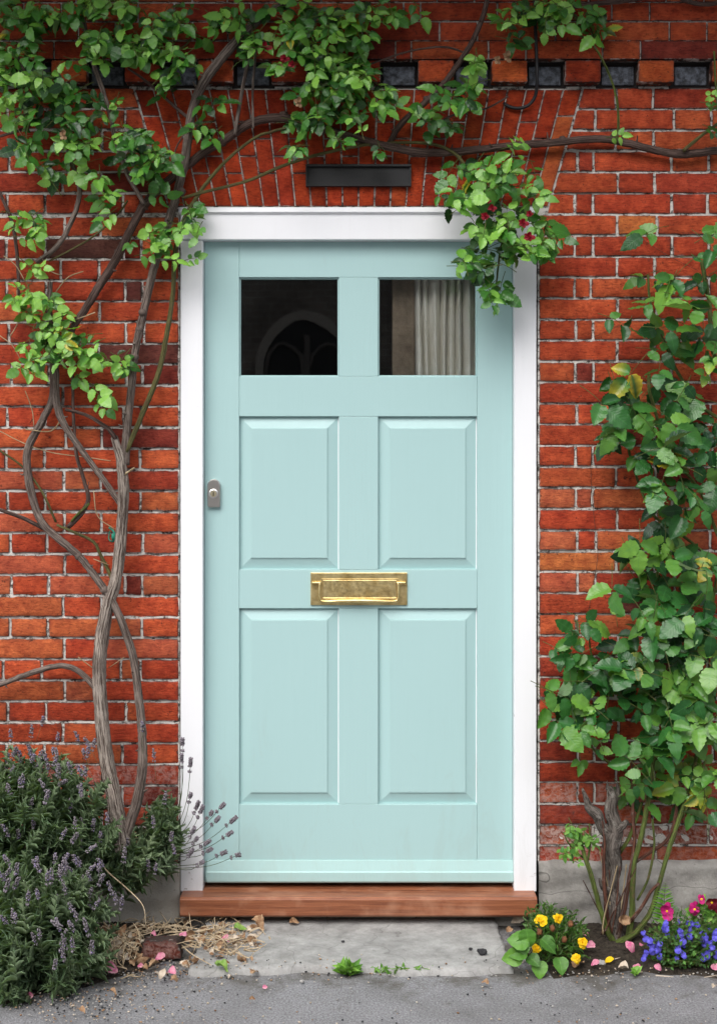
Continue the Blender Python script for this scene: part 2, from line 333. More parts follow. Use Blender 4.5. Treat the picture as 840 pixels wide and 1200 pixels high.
def finB(b_, name, parent):
    o = b_.build(name, mb, parent, 'bcol'); at = o.data.attributes.new('spall', 'FLOAT', 'POINT'); at.data.foreach_set('value', b_.sp); return o
wall = thing('brick_wall', 'old red brick wall with white mortar surrounding the pale green door', 'wall')
def course(B, side, ytop, ybot, kind, x_in, line=None, y=0., jh=2.9, thin=False, xend=None, hmul=1.):
    """bricks from the door edge outwards in Flemish bond; side +1 right, -1 left"""
    xs = []; x = 0.
    seq = [('s', 88.6)] if kind == 0 else [('h', 41.6), ('c', 17.4)]
    while x < 470:
        for t, w_ in seq:
            w2 = w_+rng.normal(0, 1.1); xs.append((x, x+w2)); x += w2+jh
        seq = [('h', 41.5), ('s', 88.6)] if kind == 0 else [('s', 88.6), ('h', 41.5)]
    yt = ytop+rng.normal(0, .3); yb = ybot+rng.normal(0, .3)
    for a_, c_ in xs:
        xa, xb = x_in+side*a_, x_in+side*c_
        if side < 0: xa, xb = xb, xa
        ta = ba = xa; tb_ = bb = xb
        if line:
            lt, lb = line(yt), line(yb)
            if side > 0:
                if xb < max(lt, lb)+9: continue
                ta = max(xa, lt) if xa < max(lt, lb)+9 else xa; ba = max(xa, lb) if xa < max(lt, lb)+9 else xa
                if xa < max(lt, lb)+9: ta, ba = lt+1.6, lb+1.6
            else:
                if xa > min(lt, lb)-9: continue
                if xb > min(lt, lb)-9: tb_, bb = lt-1.6, lb-1.6
        py = (yt+yb)/2; cx = (xa+xb)/2
        dk = 0.; spl = 0.; cb = None
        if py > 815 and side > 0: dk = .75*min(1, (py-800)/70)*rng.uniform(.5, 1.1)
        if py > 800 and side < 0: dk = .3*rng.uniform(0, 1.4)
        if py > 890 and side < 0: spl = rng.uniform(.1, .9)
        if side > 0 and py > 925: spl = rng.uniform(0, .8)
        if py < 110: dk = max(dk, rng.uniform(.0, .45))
        if side < 0 and 270 < cx*0+py < 300 and 85 < cx < 130: cb = (.10, .04, .03)
        if side > 0 and 252 < py < 276 and 724 < cx < 765: cb = (.52, .15, .045)
        if side > 0 and 640 < py < 671 and cx < 720: cb = (.50, .14, .045)
        if 560 < py < 815 and rng.random() < .35: cb = random.choice([(.50, .118, .045), (.46, .115, .052), (.44, .095, .048)]) if cb is None else cb
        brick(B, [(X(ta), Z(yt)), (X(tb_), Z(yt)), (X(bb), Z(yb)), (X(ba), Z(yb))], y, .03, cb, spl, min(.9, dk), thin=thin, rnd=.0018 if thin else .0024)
lineR = lambda py: 641.5+(243-py)*41/140.
lineL = lambda py: 198.5-(243-py)*41/140.
B = newB(); PT = 24.68
for i in range(-6, 31):
    yt = 252.3+PT*i
    if yt > 1000: break
    ln = lineR if yt < 238 else None
    course(B, 1, yt, yt+PT-2.75, i % 2, 632. if i >= 0 else 632., ln)
    dl = 3.3 if i > 0 else (2.0 if i == 0 else 0.)
    yl = yt+dl
    course(B, -1, yl, yl+PT-2.75, i % 2, 209. if i >= 0 else 209., lineL if yl < 240 else None)
finB(B, 'bricks', wall)
# flat arch of gauged voussoirs
B = newB(); NV = 24
tops = np.linspace(lineL(104.5), lineR(104.5), NV+1); bots = np.linspace(lineL(242.), lineR(242.), NV+1)
for k in range(NV):
    js = [104.5, 143, 183, 242.] if k % 2 else [104.5, 162.5, 203, 242.]
    if k in (0, NV-1): js = [104.5, 136, 242.]
    if rng.random() < .25: js.pop(rng.integers(1, len(js)-1))
    c0 = random.choices([(.47, .060, .020), (.41, .048, .018), (.50, .08, .025), (.35, .040, .018)], [5, 5, 2, 1])[0]
    for ya, yb in zip(js[:-1], js[1:]):
        def xx(e, py): t = (py-104.5)/(242.-104.5); return tops[e]*(1-t)+bots[e]*t
        g = .75; A = ya+.7; Bq = yb-.7
        cc = np.array(c0)*rng.uniform(.8, 1.15)
        if k == NV-1 and ya > 120: cc = (.47, .105, .034)
        brick(B, [(X(xx(k, A)+g), Z(A)), (X(xx(k+1, A)-g), Z(A)), (X(xx(k+1, Bq)-g), Z(Bq)), (X(xx(k, Bq)+g), Z(Bq))], 0., .03, cc, thin=True, rnd=.002, dark=.25*rng.random()+(.25 if ya < 120 else 0))
finB(B, 'flat_arch', wall)
# dentil course and the projecting courses over it
B = newB(); BP = MB()
for k in range(-4, 12):
    x0 = 489.5+85.2*(k-2); x0 = 489.5+85.2*k-85.2*3
    brick(B, [(X(x0), Z(75)), (X(x0+41), Z(75)), (X(x0+41), Z(100.)), (X(x0), Z(100.))], -.036, .06, random.choice([(.46, .08, .028), (.40, .055, .022), (.50, .10, .03)]), dark=.1*rng.random(), thin=True)
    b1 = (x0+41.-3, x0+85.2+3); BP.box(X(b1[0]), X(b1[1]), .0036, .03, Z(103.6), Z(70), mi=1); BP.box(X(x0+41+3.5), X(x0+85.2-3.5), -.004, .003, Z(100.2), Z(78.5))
finB(B, 'dentil_course', wall)
BP.build('slate_inset', [ms, M('painted_gap_shade', (.018, .014, .013), .95)], wall, bevel=.002, smooth=False)  # near-black backing: shade of the recess gaps put into the colour
B = newB(); yt = 73.2
for i in range(9):
    course(B, 1, yt-20.7, yt, (i+1) % 2, 421+(i % 3)*4, None, -.034, 1.6, True); course(B, -1, yt-20.7, yt, i % 2, 419.5+(i % 3)*4, None, -.034, 1.6, True); yt -= 22.2
finB(B, 'projecting_courses', wall)
b = MB()
xa, xb = X(-210), X(1050)
b.box(xa, X(210.5), .0052, .12, Z(1010), Z(239)); b.box(X(630.), xb, .0052, .12, Z(1010), Z(239))
b.box(xa, xb, .0048, .12, Z(242.6)+.0, Z(101)); b.box(xa, xb, -.028, .12, Z(72.4), Z(-125))
# slits cut for the frame: butt pieces under the arch
b.build('mortar', mm, wall, smooth=False)
def plinth(x0, x1, top, y0, label=None):
    b = MB(); n = 50; m_ = 18; v = []
    for j in range(m_):
        for i in range(n):
            t = j/(m_-1); px = x0+(x1-x0)*i/(n-1); z_ = Z(top)*(1-t)+(-.02)*t
            yy = y0+rng.normal(0, .0012)+.003*math.sin(px*.05+j)+(.012 if j == 0 else 0)+(.006 if i in (0, n-1) else 0)
            v.append((X(px), yy, z_+(rng.normal(0, .002) if j == 0 else 0)))
    k = len(v); v += [(X(x0+(x1-x0)*i/(n-1)), .1, Z(top)) for i in range(n)]; f = [(j*n+i, (j+1)*n+i, (j+1)*n+i+1, j*n+i+1) for j in range(m_-1) for i in range(n-1)]
    f += [(i, i+1, k+i+1, k+i) for i in range(n-1)]
    for e in (0, n-1):                      # end cheeks
        col_ = [j*n+e for j in range(m_)]; q = len(v); v += [(v[c_][0], .1, v[c_][2]) for c_ in col_]
        f += [(col_[j], col_[j+1], q+j+1, q+j) for j in range(m_-1)]
    b.add(v, f); return b.build('plinth', mplin if x0 > 400 else msm, wall)
plinth(-210, 211, 1012, -.012); plinth(630.5, 1050, 1008, -.016)
b = MB(); b.box(xa, xb, -.56, .12, 2.96, 2.99); b.box(xa, xb, -.59, -.56, 2.93, 3.10); b.build('added_shade_eaves', mwhite, wall, smooth=False, bevel=.003)  # unseen overhang, added to shade the upper wall and door head

# ------------------------------------------------------------------ interior behind the glass
b = MB(); b.box(X(225), X(615), 1.2, 1.25, 0, 2.4); b.box(X(215), X(225), .13, 1.25, 0, 2.4); b.box(X(615), X(625), .13, 1.25, 0, 2.4); b.box(X(215), X(625), .13, 1.25, 2.4, 2.45); b.box(X(215), X(625), .13, 1.25, -.05, 0)
tag(b.build('hallway', M('dark_hall_paint', (.012, .012, .012), .9), smooth=False), 'unlit hallway behind the glass', None, kind='structure')
KD = 1.02
b = MB(); n = 150; v = []; zs = np.linspace(Z(600), Z(300), 14)
fb = np.array([0, 13, 22, 37, 46, 60, 70, 86, 98, 110, 122.])
for z_ in zs:
    t = (z_-zs[0])/(zs[-1]-zs[0])
    for i in range(n):
        s_ = i/(n-1)*120; dx = 3*math.sin(t*2.2+s_*.05)*(1-t); q_ = min(np.searchsorted(fb, s_+1e-6)-1, len(fb)-2); u_ = (s_-fb[q_])/(fb[q_+1]-fb[q_]); yy = .165-(.072-.012*t)*max(0, math.sin(math.pi*u_))**.55*(1-.18*(q_ % 3 == 1))+.002*math.sin(s_*.9+t*4)
        v.append((X(485+s_*.85+dx-4*(t-.5)*math.sin(s_*.11)), yy, z_))
b.add(v, [(j*n+i, j*n+i+1, (j+1)*n+i+1, (j+1)*n+i) for j in range(13) for i in range(n-1)])
mc = M('cream_cotton', rough=.9, spec=.1); mc.set('Base Color', mc.mix(mc.ramp(mc.noise(10, 4), .4, .7), (.92, .90, .84), (.80, .77, .68)))
oc = b.build('curtain', mc); tag(oc, 'cream cotton curtain in long folds seen through the right pane', 'curtain')
sd_ = oc.modifiers.new('s', 'SOLIDIFY'); sd_.thickness = .002
b = MB(); b.box(X(460), X(486), .12, .21, Z(620), Z(290)); 
tag(b.build('plaster_pier', stone('rough_plaster', (.16, .12, .09), (.34, .27, .20), 22), smooth=False), 'strip of rough brown plaster beside the curtain behind the right pane', 'wall strip')

KD = 1.
# ------------------------------------------------------------------ door frame and threshold
fr = thing('door_frame', 'white painted timber door frame with brown hardwood threshold', 'door frame')
for x0, x1 in ((212., 238.), (602., 628.)):
    b = MB(); b.box(X(x0), X(x1), -.004, .10, Z(1044.5), Z(282.)); b.build('jamb', mwhite, fr, smooth=False, bevel=.002)
b = MB(); b.box(X(212.), X(628.), -.004, .10, Z(281.), Z(250.5)); b.build('head', mwhite, fr, smooth=False, bevel=.002)
b = MB(); prof = [(.09, 243.2), (-.011, 243.6), (-.013, 249.4), (-.009, 250.6), (-.0045, 251.4), (.09, 251.4)]
v = [(X(x), y_, Z(p_)) for x in (210., 630.) for y_, p_ in prof]; k = len(prof)
b.add(v, [tuple(range(k))[::-1], tuple(range(k, 2*k))]+[(i, (i+1) % k, k+(i+1) % k, k+i) for i in range(k)]); b.build('drip_moulding', mwhite, fr, smooth=False, bevel=.001)
b = MB(); ztop = .109; b.box(X(211), X(629), -.006, .12, .05, ztop-.002); b.box(X(213), X(627), -.068, -.004, .052, ztop)
b = MB(); pr = [(.16, .045), (-.064, .047), (-.070, .053), (-.071, .098), (-.064, .1040), (-.02, .1045), (.16, .1055)]
v = [(x, y_, z_) for x in (X(214.5)+.0, X(625.5)) for y_, z_ in pr]; k = len(pr)
b.add(v, [tuple(range(k))[::-1], tuple(range(k, 2*k))]+[(i, (i+1) % k, k+(i+1) % k, k+i) for i in range(k)]); tag(b.build('threshold', mt, fr, smooth=False, bevel=.0015), 'red-brown varnished hardwood threshold', None)
b = MB(); b.box(X(240.), X(600.), .036, .1, Z(284.), Z(282.)) 
# ------------------------------------------------------------------ door
KD = 1.008
door = thing('front_door', 'pale duck egg green panelled front door with two small square panes', 'door')
y0, y1 = .032, .064
def rail(nm, x0, x1, ya, yb, bev=.0012):
    b = MB(); b.box(X(x0)+.0002, X(x1)-.0002, y0+rng.normal(0, .00015), y1, Z(yb)+.0002, Z(ya)-.0002); return b.build(nm, mdoor, door, smooth=False, bevel=bev)
rail('stile', 239.8, 280.5, 283.4, 1034); rail('stile', 558.8, 600.3, 283.4, 1034)
for ya, yb in ((283.4, 325), (441, 488), (667.5, 713), (942.5, 1034)): rail('rail', 280.5, 558.8, ya, yb)
for ya, yb in ((325, 441), (488, 667.5), (713, 942.5)): rail('muntin', 397, 443, ya, yb)
def panel(x0, x1, ya, yb):
    b = MB()
    rings = [(-1., y0+.030), (0., y0+.0125), (1.2, y0+.0125), (13.2, y0+.0040), (13.4, y0+.0012), (14.6, y0+.0006)]
    v = []
    for ins, yy in rings:
        v += [(X(x0+ins), yy, Z(ya+ins)), (X(x1-ins), yy, Z(ya+ins)), (X(x1-ins), yy, Z(yb-ins)), (X(x0+ins), yy, Z(yb-ins))]
    f = []
    for r in range(len(rings)-1):
        for i in range(4): f.append((r*4+i, r*4+(i+1) % 4, r*4+4+(i+1) % 4, r*4+4+i))
    r = len(rings)-1; f.append((r*4, r*4+1, r*4+2, r*4+3)); f = [q[::-1] for q in f]
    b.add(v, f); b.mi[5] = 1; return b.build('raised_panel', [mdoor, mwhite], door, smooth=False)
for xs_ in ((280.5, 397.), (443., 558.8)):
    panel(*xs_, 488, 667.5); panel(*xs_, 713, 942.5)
mg = M('window_glass', (1, 1, 1), .02); fz = mg.n('ShaderNodeFresnel', i_0=1.5); tr = mg.n('ShaderNodeBsdfTransparent', i_0=(.98, .99, .985, 1)); gl = mg.n('ShaderNodeBsdfGlossy', i_0=(1, 1, 1, 1), i_1=.015)
mx = mg.n('ShaderNodeMixShader', i_0=mg.mth('MULTIPLY', fz.outputs[0], 1.0), i_1=tr.outputs[0], i_2=gl.outputs[0]); mg.t.links.new(mx.outputs[0], mg.out.inputs[0])
wb = mg.n('ShaderNodeBump', i_0=.15, i_1=.002, i_Height=mg.noise(5, 1)); mg.t.links.new(wb.outputs[0], gl.inputs['Normal'])
for x0, x1 in ((280.5, 397.), (443., 558.8)):
    b = MB(); b.box(X(x0-1), X(x1+1), y0+.022, y0+.027, Z(442), Z(324)); tag(b.build('window_pane', mg, door, smooth=False), 'glass pane with the cream curtain behind it' if x0 > 400 else 'nearly black glass pane', None)
    b = MB()                                # glazing bead
    for (a_, c_, e, g_) in ((x0, x1, 325, 326.6), (x0, x1, 439.4, 441), (x0, x0+1.6, 326.6, 439.4), (x1-1.6, x1, 326.6, 439.4)): b.box(X(a_)+.0003, X(c_)-.0003, y0+.008, y0+.021, Z(g_)+.0003, Z(e)-.0003)
    b.build('glazing_bead', mdoor, door, smooth=False)
b = MB(); pr = [(.0315, 1007.5), (.0285, 1007.8), (.0205, 1019.5), (.0165, 1021), (.0155, 1031.), (.019, 1033.), (.0315, 1033.)]
xa_, xb_ = 241.5, 601.
v = []
for x, ins in ((xa_+2, 1), (xa_, 0), (xb_, 0), (xb_-2, 0)): pass
secs = [(xa_+.2, 2.), (xa_+2.2, 0.), (xb_-1, 0.), (xb_, 1.)]
for x, ins in secs:
    for i, (y_, p_) in enumerate(pr): v.append((X(x), y_+(ins*.002 if y_ < .03 else 0), Z(p_-(ins*1.6 if i in (4, 5) else 0))))
k = len(pr); f = [tuple(range(k))[::-1], tuple(range(3*k, 4*k))]
for q in range(3): f += [(q*k+i, q*k+(i+1) % k, q*k+k+(i+1) % k, q*k+k+i) for i in range(k)]
b.add(v, f); b.build('weatherboard', mdoorb, door, smooth=False, bevel=.0015)
# letterbox
b = MB(); b.box(X(364), X(477), y0-.005, y0+.002, Z(709), Z(671)); lb = b.build('letterbox', mbr, door, smooth=False, bevel=.0012)
def sub(o, name, mat, parent, bevel=0, smooth=False):
    q = o.build(name, mat, None, smooth=smooth, bevel=bevel); q.parent = parent; q.location = (0, 0, 0); return q
b = MB(); b.box(X(378.5), X(464.5), y0-.0085, y0-.0045, Z(701.5), Z(679.5)); b.box(X(378.5), X(464.5), y0-.0105, y0-.008, Z(702.5), Z(700)); sub(b, 'flap', mbr, lb, .0012)
b = MB(); b.box(X(376.6), X(377.9), y0-.007, y0-.0045, Z(703.3), Z(678.)); b.box(X(465.1), X(466.4), y0-.007, y0-.0045, Z(703.3), Z(678.)); b.box(X(378), X(465), y0-.007, y0-.0045, Z(679), Z(678)); sub(b, 'flap_surround', mbr, lb, .0005)
b = MB(); yh = y0-.016
b.tube([(X(375), yh, Z(683)), (X(374.6), yh-.001, Z(690)), (X(375), yh-.002, Z(701)), (X(377), yh-.002, Z(703.6)), (X(383), yh-.003, Z(704.2)), (X(400), yh-.004, Z(703.8)), (X(420), yh-.004, Z(703.6)), (X(440), yh-.004, Z(703.8)), (X(458), yh-.003, Z(704.2)), (X(464), yh-.002, Z(703.6)), (X(466), yh-.002, Z(701)), (X(466.4), yh-.001, Z(690)), (X(466), yh, Z(683))],
       np.array([1.3, 1.3, 1.3, 1.4, 1.5, 2.3, 2.8, 2.3, 1.5, 1.4, 1.3, 1.3, 1.3])*S, 10, .003)
for x0, x1 in ((367, 376.5), (464.5, 474)):
    b.tube([(X(x0), yh, Z(682.6)), (X(x1), yh, Z(682.6))], 1.5*S, 10, .003); xm = (x0+x1)/2-(1.5 if x0 < 400 else -1.5); b.tube([(X(xm), yh, Z(682.6)), (X(xm), y0-.003, Z(682.6))], 1.5*S, 10, .004); b.blob((X(x0 if x0 < 400 else x1), yh, Z(682.6)), 1.9*S, 10, 8, 0)
sub(b, 'pull_handle', mbr, lb, smooth=True)
# lock
b = MB()
def stad(x0, x1, ya, yb, yf, yk, rtop=1., rbot=.35, n=14):
    cx = (x0+x1)/2; r = (x1-x0)/2; o = []
    for i in range(n+1):
        a_ = math.pi*i/n; o.append((cx-r*math.cos(a_), ya+r-r*math.sin(a_)))
    rb = r*rbot
    for i in range(6): a_ = math.pi/2*i/5; o.append((x1-rb+rb*math.cos(a_), yb-rb+rb*math.sin(a_)))
    for i in range(6): a_ = math.pi/2*i/5; o.append((x0+rb-rb*math.sin(a_), yb-rb+rb*math.cos(a_)))
    return o
o = stad(243.8, 258.6, 561.5, 594.5, 0, 0); k = len(o); cx = 251.2; cy = 579.
v = [(X(x), y0+.001, Z(y)) for x, y in o]+[(X(x), y0-.012, Z(y)) for x, y in o]+[(X(cx+(x-cx)*.86), y0-.0145, Z(cy+(y-cy)*.93)) for x, y in o]
f = [(i, (i+1) % k, k+(i+1) % k, k+i) for i in range(k)]+[(k+i, k+(i+1) % k, 2*k+(i+1) % k, 2*k+i) for i in range(k)]+[tuple(range(2*k, 3*k))]
b.add(v, f); lk = b.build('lock', mst, door, smooth=False)
b = MB(); b.tube([(X(251), y0-.014, Z(578.6)), (X(251), y0-.0165, Z(578.6)), (X(251), y0-.0175, Z(578.6))], [5.6*S, 5.6*S, 4.6*S], 24, .01); b.tube([(X(251), y0-.017, Z(578.6)), (X(251), y0-.019, Z(578.6))], 3.6*S, 20, .01, mi=1)
cyl = sub(b, 'lock_cylinder', [M('bright_steel', (.85, .83, .80), .3, metal=1.), M('nickel_brass', (.74, .66, .45), .35, metal=1.)], lk)
b = MB(); b.box(X(250.5), X(251.5), y0-.0196, y0-.0188, Z(581), Z(576.6)); b.blob((X(251), y0-.0192, Z(577.4)), (.7*S, .0004, .9*S), 8, 6, 0)
sub(b, 'keyhole', mkey, lk)
KD = 1.
# vent plate
b = MB(); b.box(X(359.5), X(480.5), -.010, .004, Z(218.), Z(195)); vo_ = b.build('wall_vent', mblk, smooth=False, bevel=.001); tag(vo_, 'flat black metal plate fixed to the brick arch above the door', 'vent plate')
b = MB(); b.box(X(358.5), X(481.5), -.020, -.0, Z(196.8), Z(194.)); b.box(X(358.5), X(481.5), -.016, -.0, Z(219.5), Z(217)); b.box(X(358.5), X(360.4), -.016, 0, Z(216.9), Z(196.9)); b.box(X(479.6), X(481.5), -.016, 0, Z(216.9), Z(196.9)); q = b.build('rim', mblk, None, smooth=False, bevel=.0008); q.parent = vo_

# step
b = MB(); n, m_ = 110, 26; v = []; xa_, xb_ = G(228, 1137)[0], G(594, 1137)[0]
for j in range(m_):
    for i in range(n):
        s_ = i/(n-1); t = j/(m_-1); yy = .02-(.02+.395+.012*math.sin(s_*9+1)+.006*math.sin(s_*31)+rng.normal(0, .0012))*t
        v.append((xa_+(xb_-xa_)*s_+(rng.normal(0, .003) if i in (0, n-1) else 0)+.02*t*(s_-.5), yy, .024+rng.normal(0, .0005)-.006*t-(.006 if j == m_-1 else 0)))
k = len(v); v += [(v[(m_-1)*n+i][0], v[(m_-1)*n+i][1]-.002, -.02) for i in range(n)]
f = [(j*n+i, (j+1)*n+i, (j+1)*n+i+1, j*n+i+1) for j in range(m_-1) for i in range(n-1)]+[((m_-1)*n+i, k+i, k+i+1, (m_-1)*n+i+1) for i in range(n-1)]
for e in (0, n-1):
    col_ = [j*n+e for j in range(m_)]; q = len(v); v += [(v[c_][0], v[c_][1], -.02) for c_ in col_]; f += [(col_[j], col_[j+1], q+j+1, q+j) for j in range(m_-1)]
b.add(v, f); tag(b.build('doorstep', mstep), 'worn low grey concrete step below the wooden threshold', 'step')
b = MB(); b.box(X(212), X(628), -.001, .1, -.02, .046); q = b.build('sill_base', mplin, wall, smooth=False)

# black cable, wires, tie
b = MB(); b.tube([P(626, -15, .05), P(627, 30, .05), P(628, 60, .048), P(629, 90, .045), P(627, 112, .02), P(618, 124, .014), P(606, 127, .012), P(596, 125, .01), P(590, 121, .006)], 2.0*S, 8); tag(b.build('cable', mrub, origin=P(627, 60, .05)), 'black cable hanging and hooking under the brick string course', 'cable')
for lab, pts in (('thin rusty wire slanting down across bricks above the rose bush', [(747, 277), (783, 300), (817, 317)]), ('thin rusty wire running up from the brick joint to the rose bush', [(695, 395), (725, 382), (760, 366), (790, 352)]), ('thin dark wire hanging vertically on bricks right of the door', [(693, 520), (692, 560), (696, 610), (700, 650), (692, 700), (684, 745)])):
    b = MB(); b.tube([P(x, y, .006) for x, y in pts], .3*S, 5, .03); tag(b.build('wall_wire', mbk_r, origin=P(*pts[0], .006)), lab, 'wire')
b = MB(); c0 = P(132, 628, .05)
b.tube([P(128, 618, .05), P(134, 624, .062), P(133, 634, .06), P(128, 632, .045), P(129, 622, .04)], 1.3*S, 6, .004, flatk=.5); b.blob(P(133, 629, .062), (.008, .004, .009), 7, 5, .3)
tag(b.build('plant_tie', m_tie, origin=c0), 'scrap of green and black plant tie beside the pale rose trunk', 'plant tie')

# ------------------------------------------------------------------ leaves
VS = np.array([0, .05, .12, .2, .28, .36, .45, .54, .63, .72, .8, .87, .93, .97, 1.])
WS = np.interp(VS, [0, .05, .12, .25, .40, .55, .68, .80, .90, 1], [.05, .24, .38, .47, .5, .47, .39, .27, .14, 0.])
def template(ser=.11, width=.64, fold=.22, curl=.25):
    US = np.array([-1, -.55, 0, .55, 1.]); v = []; at = []
    for i, (q, w_) in enumerate(zip(VS, WS)):
        sw = w_*(1+(ser if i % 2 else -ser))
        for u in US: v.append((u*sw*width, q-(.03 if i % 2 and abs(u) == 1 else 0), abs(u)*fold*w_-curl*q*q+.025*math.sin(q*20)*abs(u))); at.append((.5, (u+1)/2, q, 0))
    n = len(US); f = [(i*n+j, i*n+j+1, (i+1)*n+j+1, (i+1)*n+j) for i in range(len(VS)-1) for j in range(n-1)]
    return np.array(v), f, np.array(at)
TEMPL = [template(.10, rng.uniform(.56, .74), rng.uniform(.0, .6), rng.uniform(-.1, .55)) for _ in range(14)]
def simple_t(width, fold, curl, prof):
    v = []; at = []; n = len(prof)
    for i, w_ in enumerate(prof):
        q = i/(n-1)
        for u in (-1, 0, 1.): v.append((u*w_*width, q, abs(u)*fold*w_-curl*q*q)); at.append((.5, (u+1)/2, q, 0))
    return np.array(v), [(i*3+j, i*3+j+1, i*3+j+4, i*3+j+3) for i in range(n-1) for j in range(2)], np.array(at)
T_LIN = [simple_t(.075, .3, c_, [.5, 1, .9, .05]) for c_ in (-.2, 0, .25, .4)]
T_OV = [simple_t(.34, f_, c_, [.15, .7, 1, .95, .6, .05]) for f_, c_ in ((.3, .2), (.1, .4), (.4, -.1))]
T_PET = [simple_t(.42, f_, c_, [.25, .7, 1, 1., .8, .35]) for f_, c_ in ((.3, .3), (-.2, .5), (.2, -.4))]
def unit(v): return v/(np.linalg.norm(v)+1e-9)
def put(b, T, base, axis, nrm, L, r=None, yel=0., mi=0, wid=1.):
    v, f, at = T; axis = unit(axis); s_ = unit(np.cross(axis, nrm)); n_ = np.cross(s_, axis)
    V = base+L*(v[:, :1]*s_*wid+v[:, 1:2]*axis+v[:, 2:]*n_)
    A = at.copy(); A[:, 0] = rng.random() if r is None else r
    if yel > 0: A[:, 3] = np.clip(yel*(A[:, 2]*1.3-.2) if rng.random() < .5 else yel*np.abs(A[:, 1]-.5)*2.4, 0, 1)
    b.add(V, f, A, mi)
def compound(b, base, axis, nrm, L, tone, yel=0., n=2, stem_mi=None):
    axis = unit(axis); nrm = unit(nrm-axis*nrm.dot(axis)); s_ = np.cross(axis, nrm)
    RL = L*1.55*(.6+.4*n/2); tip = base+axis*RL-nrm*RL*.12
    mid = base+axis*RL*.5+nrm*RL*.02
    b.tube([base, mid, tip], [.0011, .0009, .0006], 4, .03, mi=1, cap=False)
    def nj(): return unit(nrm+rng.normal(0, .42, 3))
    put(b, random.choice(TEMPL), tip, axis+rng.normal(0, .12, 3), nj(), L*rng.uniform(.92, 1.1), np.clip(tone+rng.normal(0, .2), 0, 1), yel)
    for k in range(n):
        q = .78-.40*k; p = base*(1-q)+tip*q
        for sg in (-1, 1):
            if rng.random() < .06: continue
            dr = unit(axis*.55+s_*sg*1.0+rng.normal(0, .14, 3)-nrm*.1)
            put(b, random.choice(TEMPL), p+dr*.004, dr, nj(), L*rng.uniform(.72, .95)*(1-.12*k), np.clip(tone+rng.normal(0, .2), 0, 1), yel*(rng.random() < .5))
def foliage(name, cl, mat, parent, L, tone0, d0, d1, bush=False, stemmat=None, zf=1.):
    b = MB()
    for it in cl:
        cx, cy, rx, ry, n = it[:5]; tone = tone0+(it[5] if len(it) > 5 else 0); sz = it[6] if len(it) > 6 else 1.; yl = it[7] if len(it) > 7 else 0.
        base_d = rng.uniform(d0, d0+.3*(d1-d0))
        for k in range(n):
            a_ = rng.random()*6.283; rr_ = math.sqrt(rng.random())
            px, py = cx+rx*rr_*math.cos(a_), cy+ry*rr_*math.sin(a_); d_ = base_d+(d1-base_d)*rng.random()**1.2
            p = P(px, py, d_); back = (d_-d0)/(d1-d0)
            nrm = unit(np.array([rng.normal(0, .38), -1., .62+rng.normal(0, .35)]))
            ax = np.array([(px-cx)/max(rx, 8)*.9+rng.normal(0, .75), -.25+rng.normal(0, .3), -.3+rng.normal(0, .7)]); 
            if bush and px < 668: px += 8; p = P(px, py, d_); ax[0] = abs(ax[0])*.5
            ax = unit(ax-nrm*ax.dot(nrm))
            Lk = L*sz*rng.uniform(.66, 1.15); np_ = random.choice([1, 1, 2, 2] if bush else [1, 2, 2])
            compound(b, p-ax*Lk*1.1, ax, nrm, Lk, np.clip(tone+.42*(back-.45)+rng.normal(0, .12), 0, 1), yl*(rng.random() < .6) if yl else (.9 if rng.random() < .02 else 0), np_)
    return b.build(name, [mat, stemmat or mbk_g], parent, 'lf')
def stems(name, lst, mat, parent, ring=8, rough=.05, thorn=0, step=.012, dd=.03, kr=1.):
    for it in lst:
        pts, rad = it[0], it[1]; dp = it[2] if len(it) > 2 else dd
        dl = np.broadcast_to(np.array(dp, float), (len(pts),)) if np.ndim(dp) == 0 else np.interp(np.linspace(0, 1, len(pts)), np.linspace(0, 1, len(dp)), dp)
        W = [P(x, y, d_+rng.normal(0, .002)) for (x, y), d_ in zip(pts, dl)]
        b = MB(); r_ = np.interp(np.linspace(0, 1, len(pts)), np.linspace(0, 1, len(np.atleast_1d(rad))), np.atleast_1d(rad))*S*kr
        o = b.tube(W, r_, ring, step, rough, wob=.0004 if r_.max() > .006 else .0002)
        if thorn:
            for q in range(2, len(o)-2, max(1, int(thorn))):
                if rng.random() < .5:
                    dr = unit(rng.normal(0, 1, 3)*np.array([1, .8, .5])+np.array([0, -.3, 0])); rr_ = np.interp(q, [0, len(o)-1], [r_[0], r_[-1]])
                    b.tube([o[q]+dr*rr_*.8, o[q]+dr*(rr_+.005)-np.array([0, 0, .0015])], [.0016, .0003], 5, .02)
        if r_.max() > .006 and not thorn:
            for q in range(3, len(o)-3, 5):
                if rng.random() < .45:
                    rr_ = np.interp(q, np.linspace(0, len(o)-1, len(r_)), r_); dr = unit(rng.normal(0, 1, 3)*[1, .6, .8]+[0, -.35, .2]); L_ = rng.uniform(.004, .016); b.tube([o[q]+dr*rr_*.7, o[q]+dr*(rr_+L_*.5), o[q]+dr*(rr_+L_)+np.array([0, 0, L_*.3])], [rr_*.45, rr_*.22, rr_*.1+.0004], 6, .006, .1)
                elif rng.random() < .25: rr_ = np.interp(q, np.linspace(0, len(o)-1, len(r_)), r_); b.blob(o[q]+rng.normal(0, .3, 3)*rr_, rr_*rng.uniform(1., 1.18), 9, 7, .08)
        b.build(name, it[3] if len(it) > 3 else mat, parent)

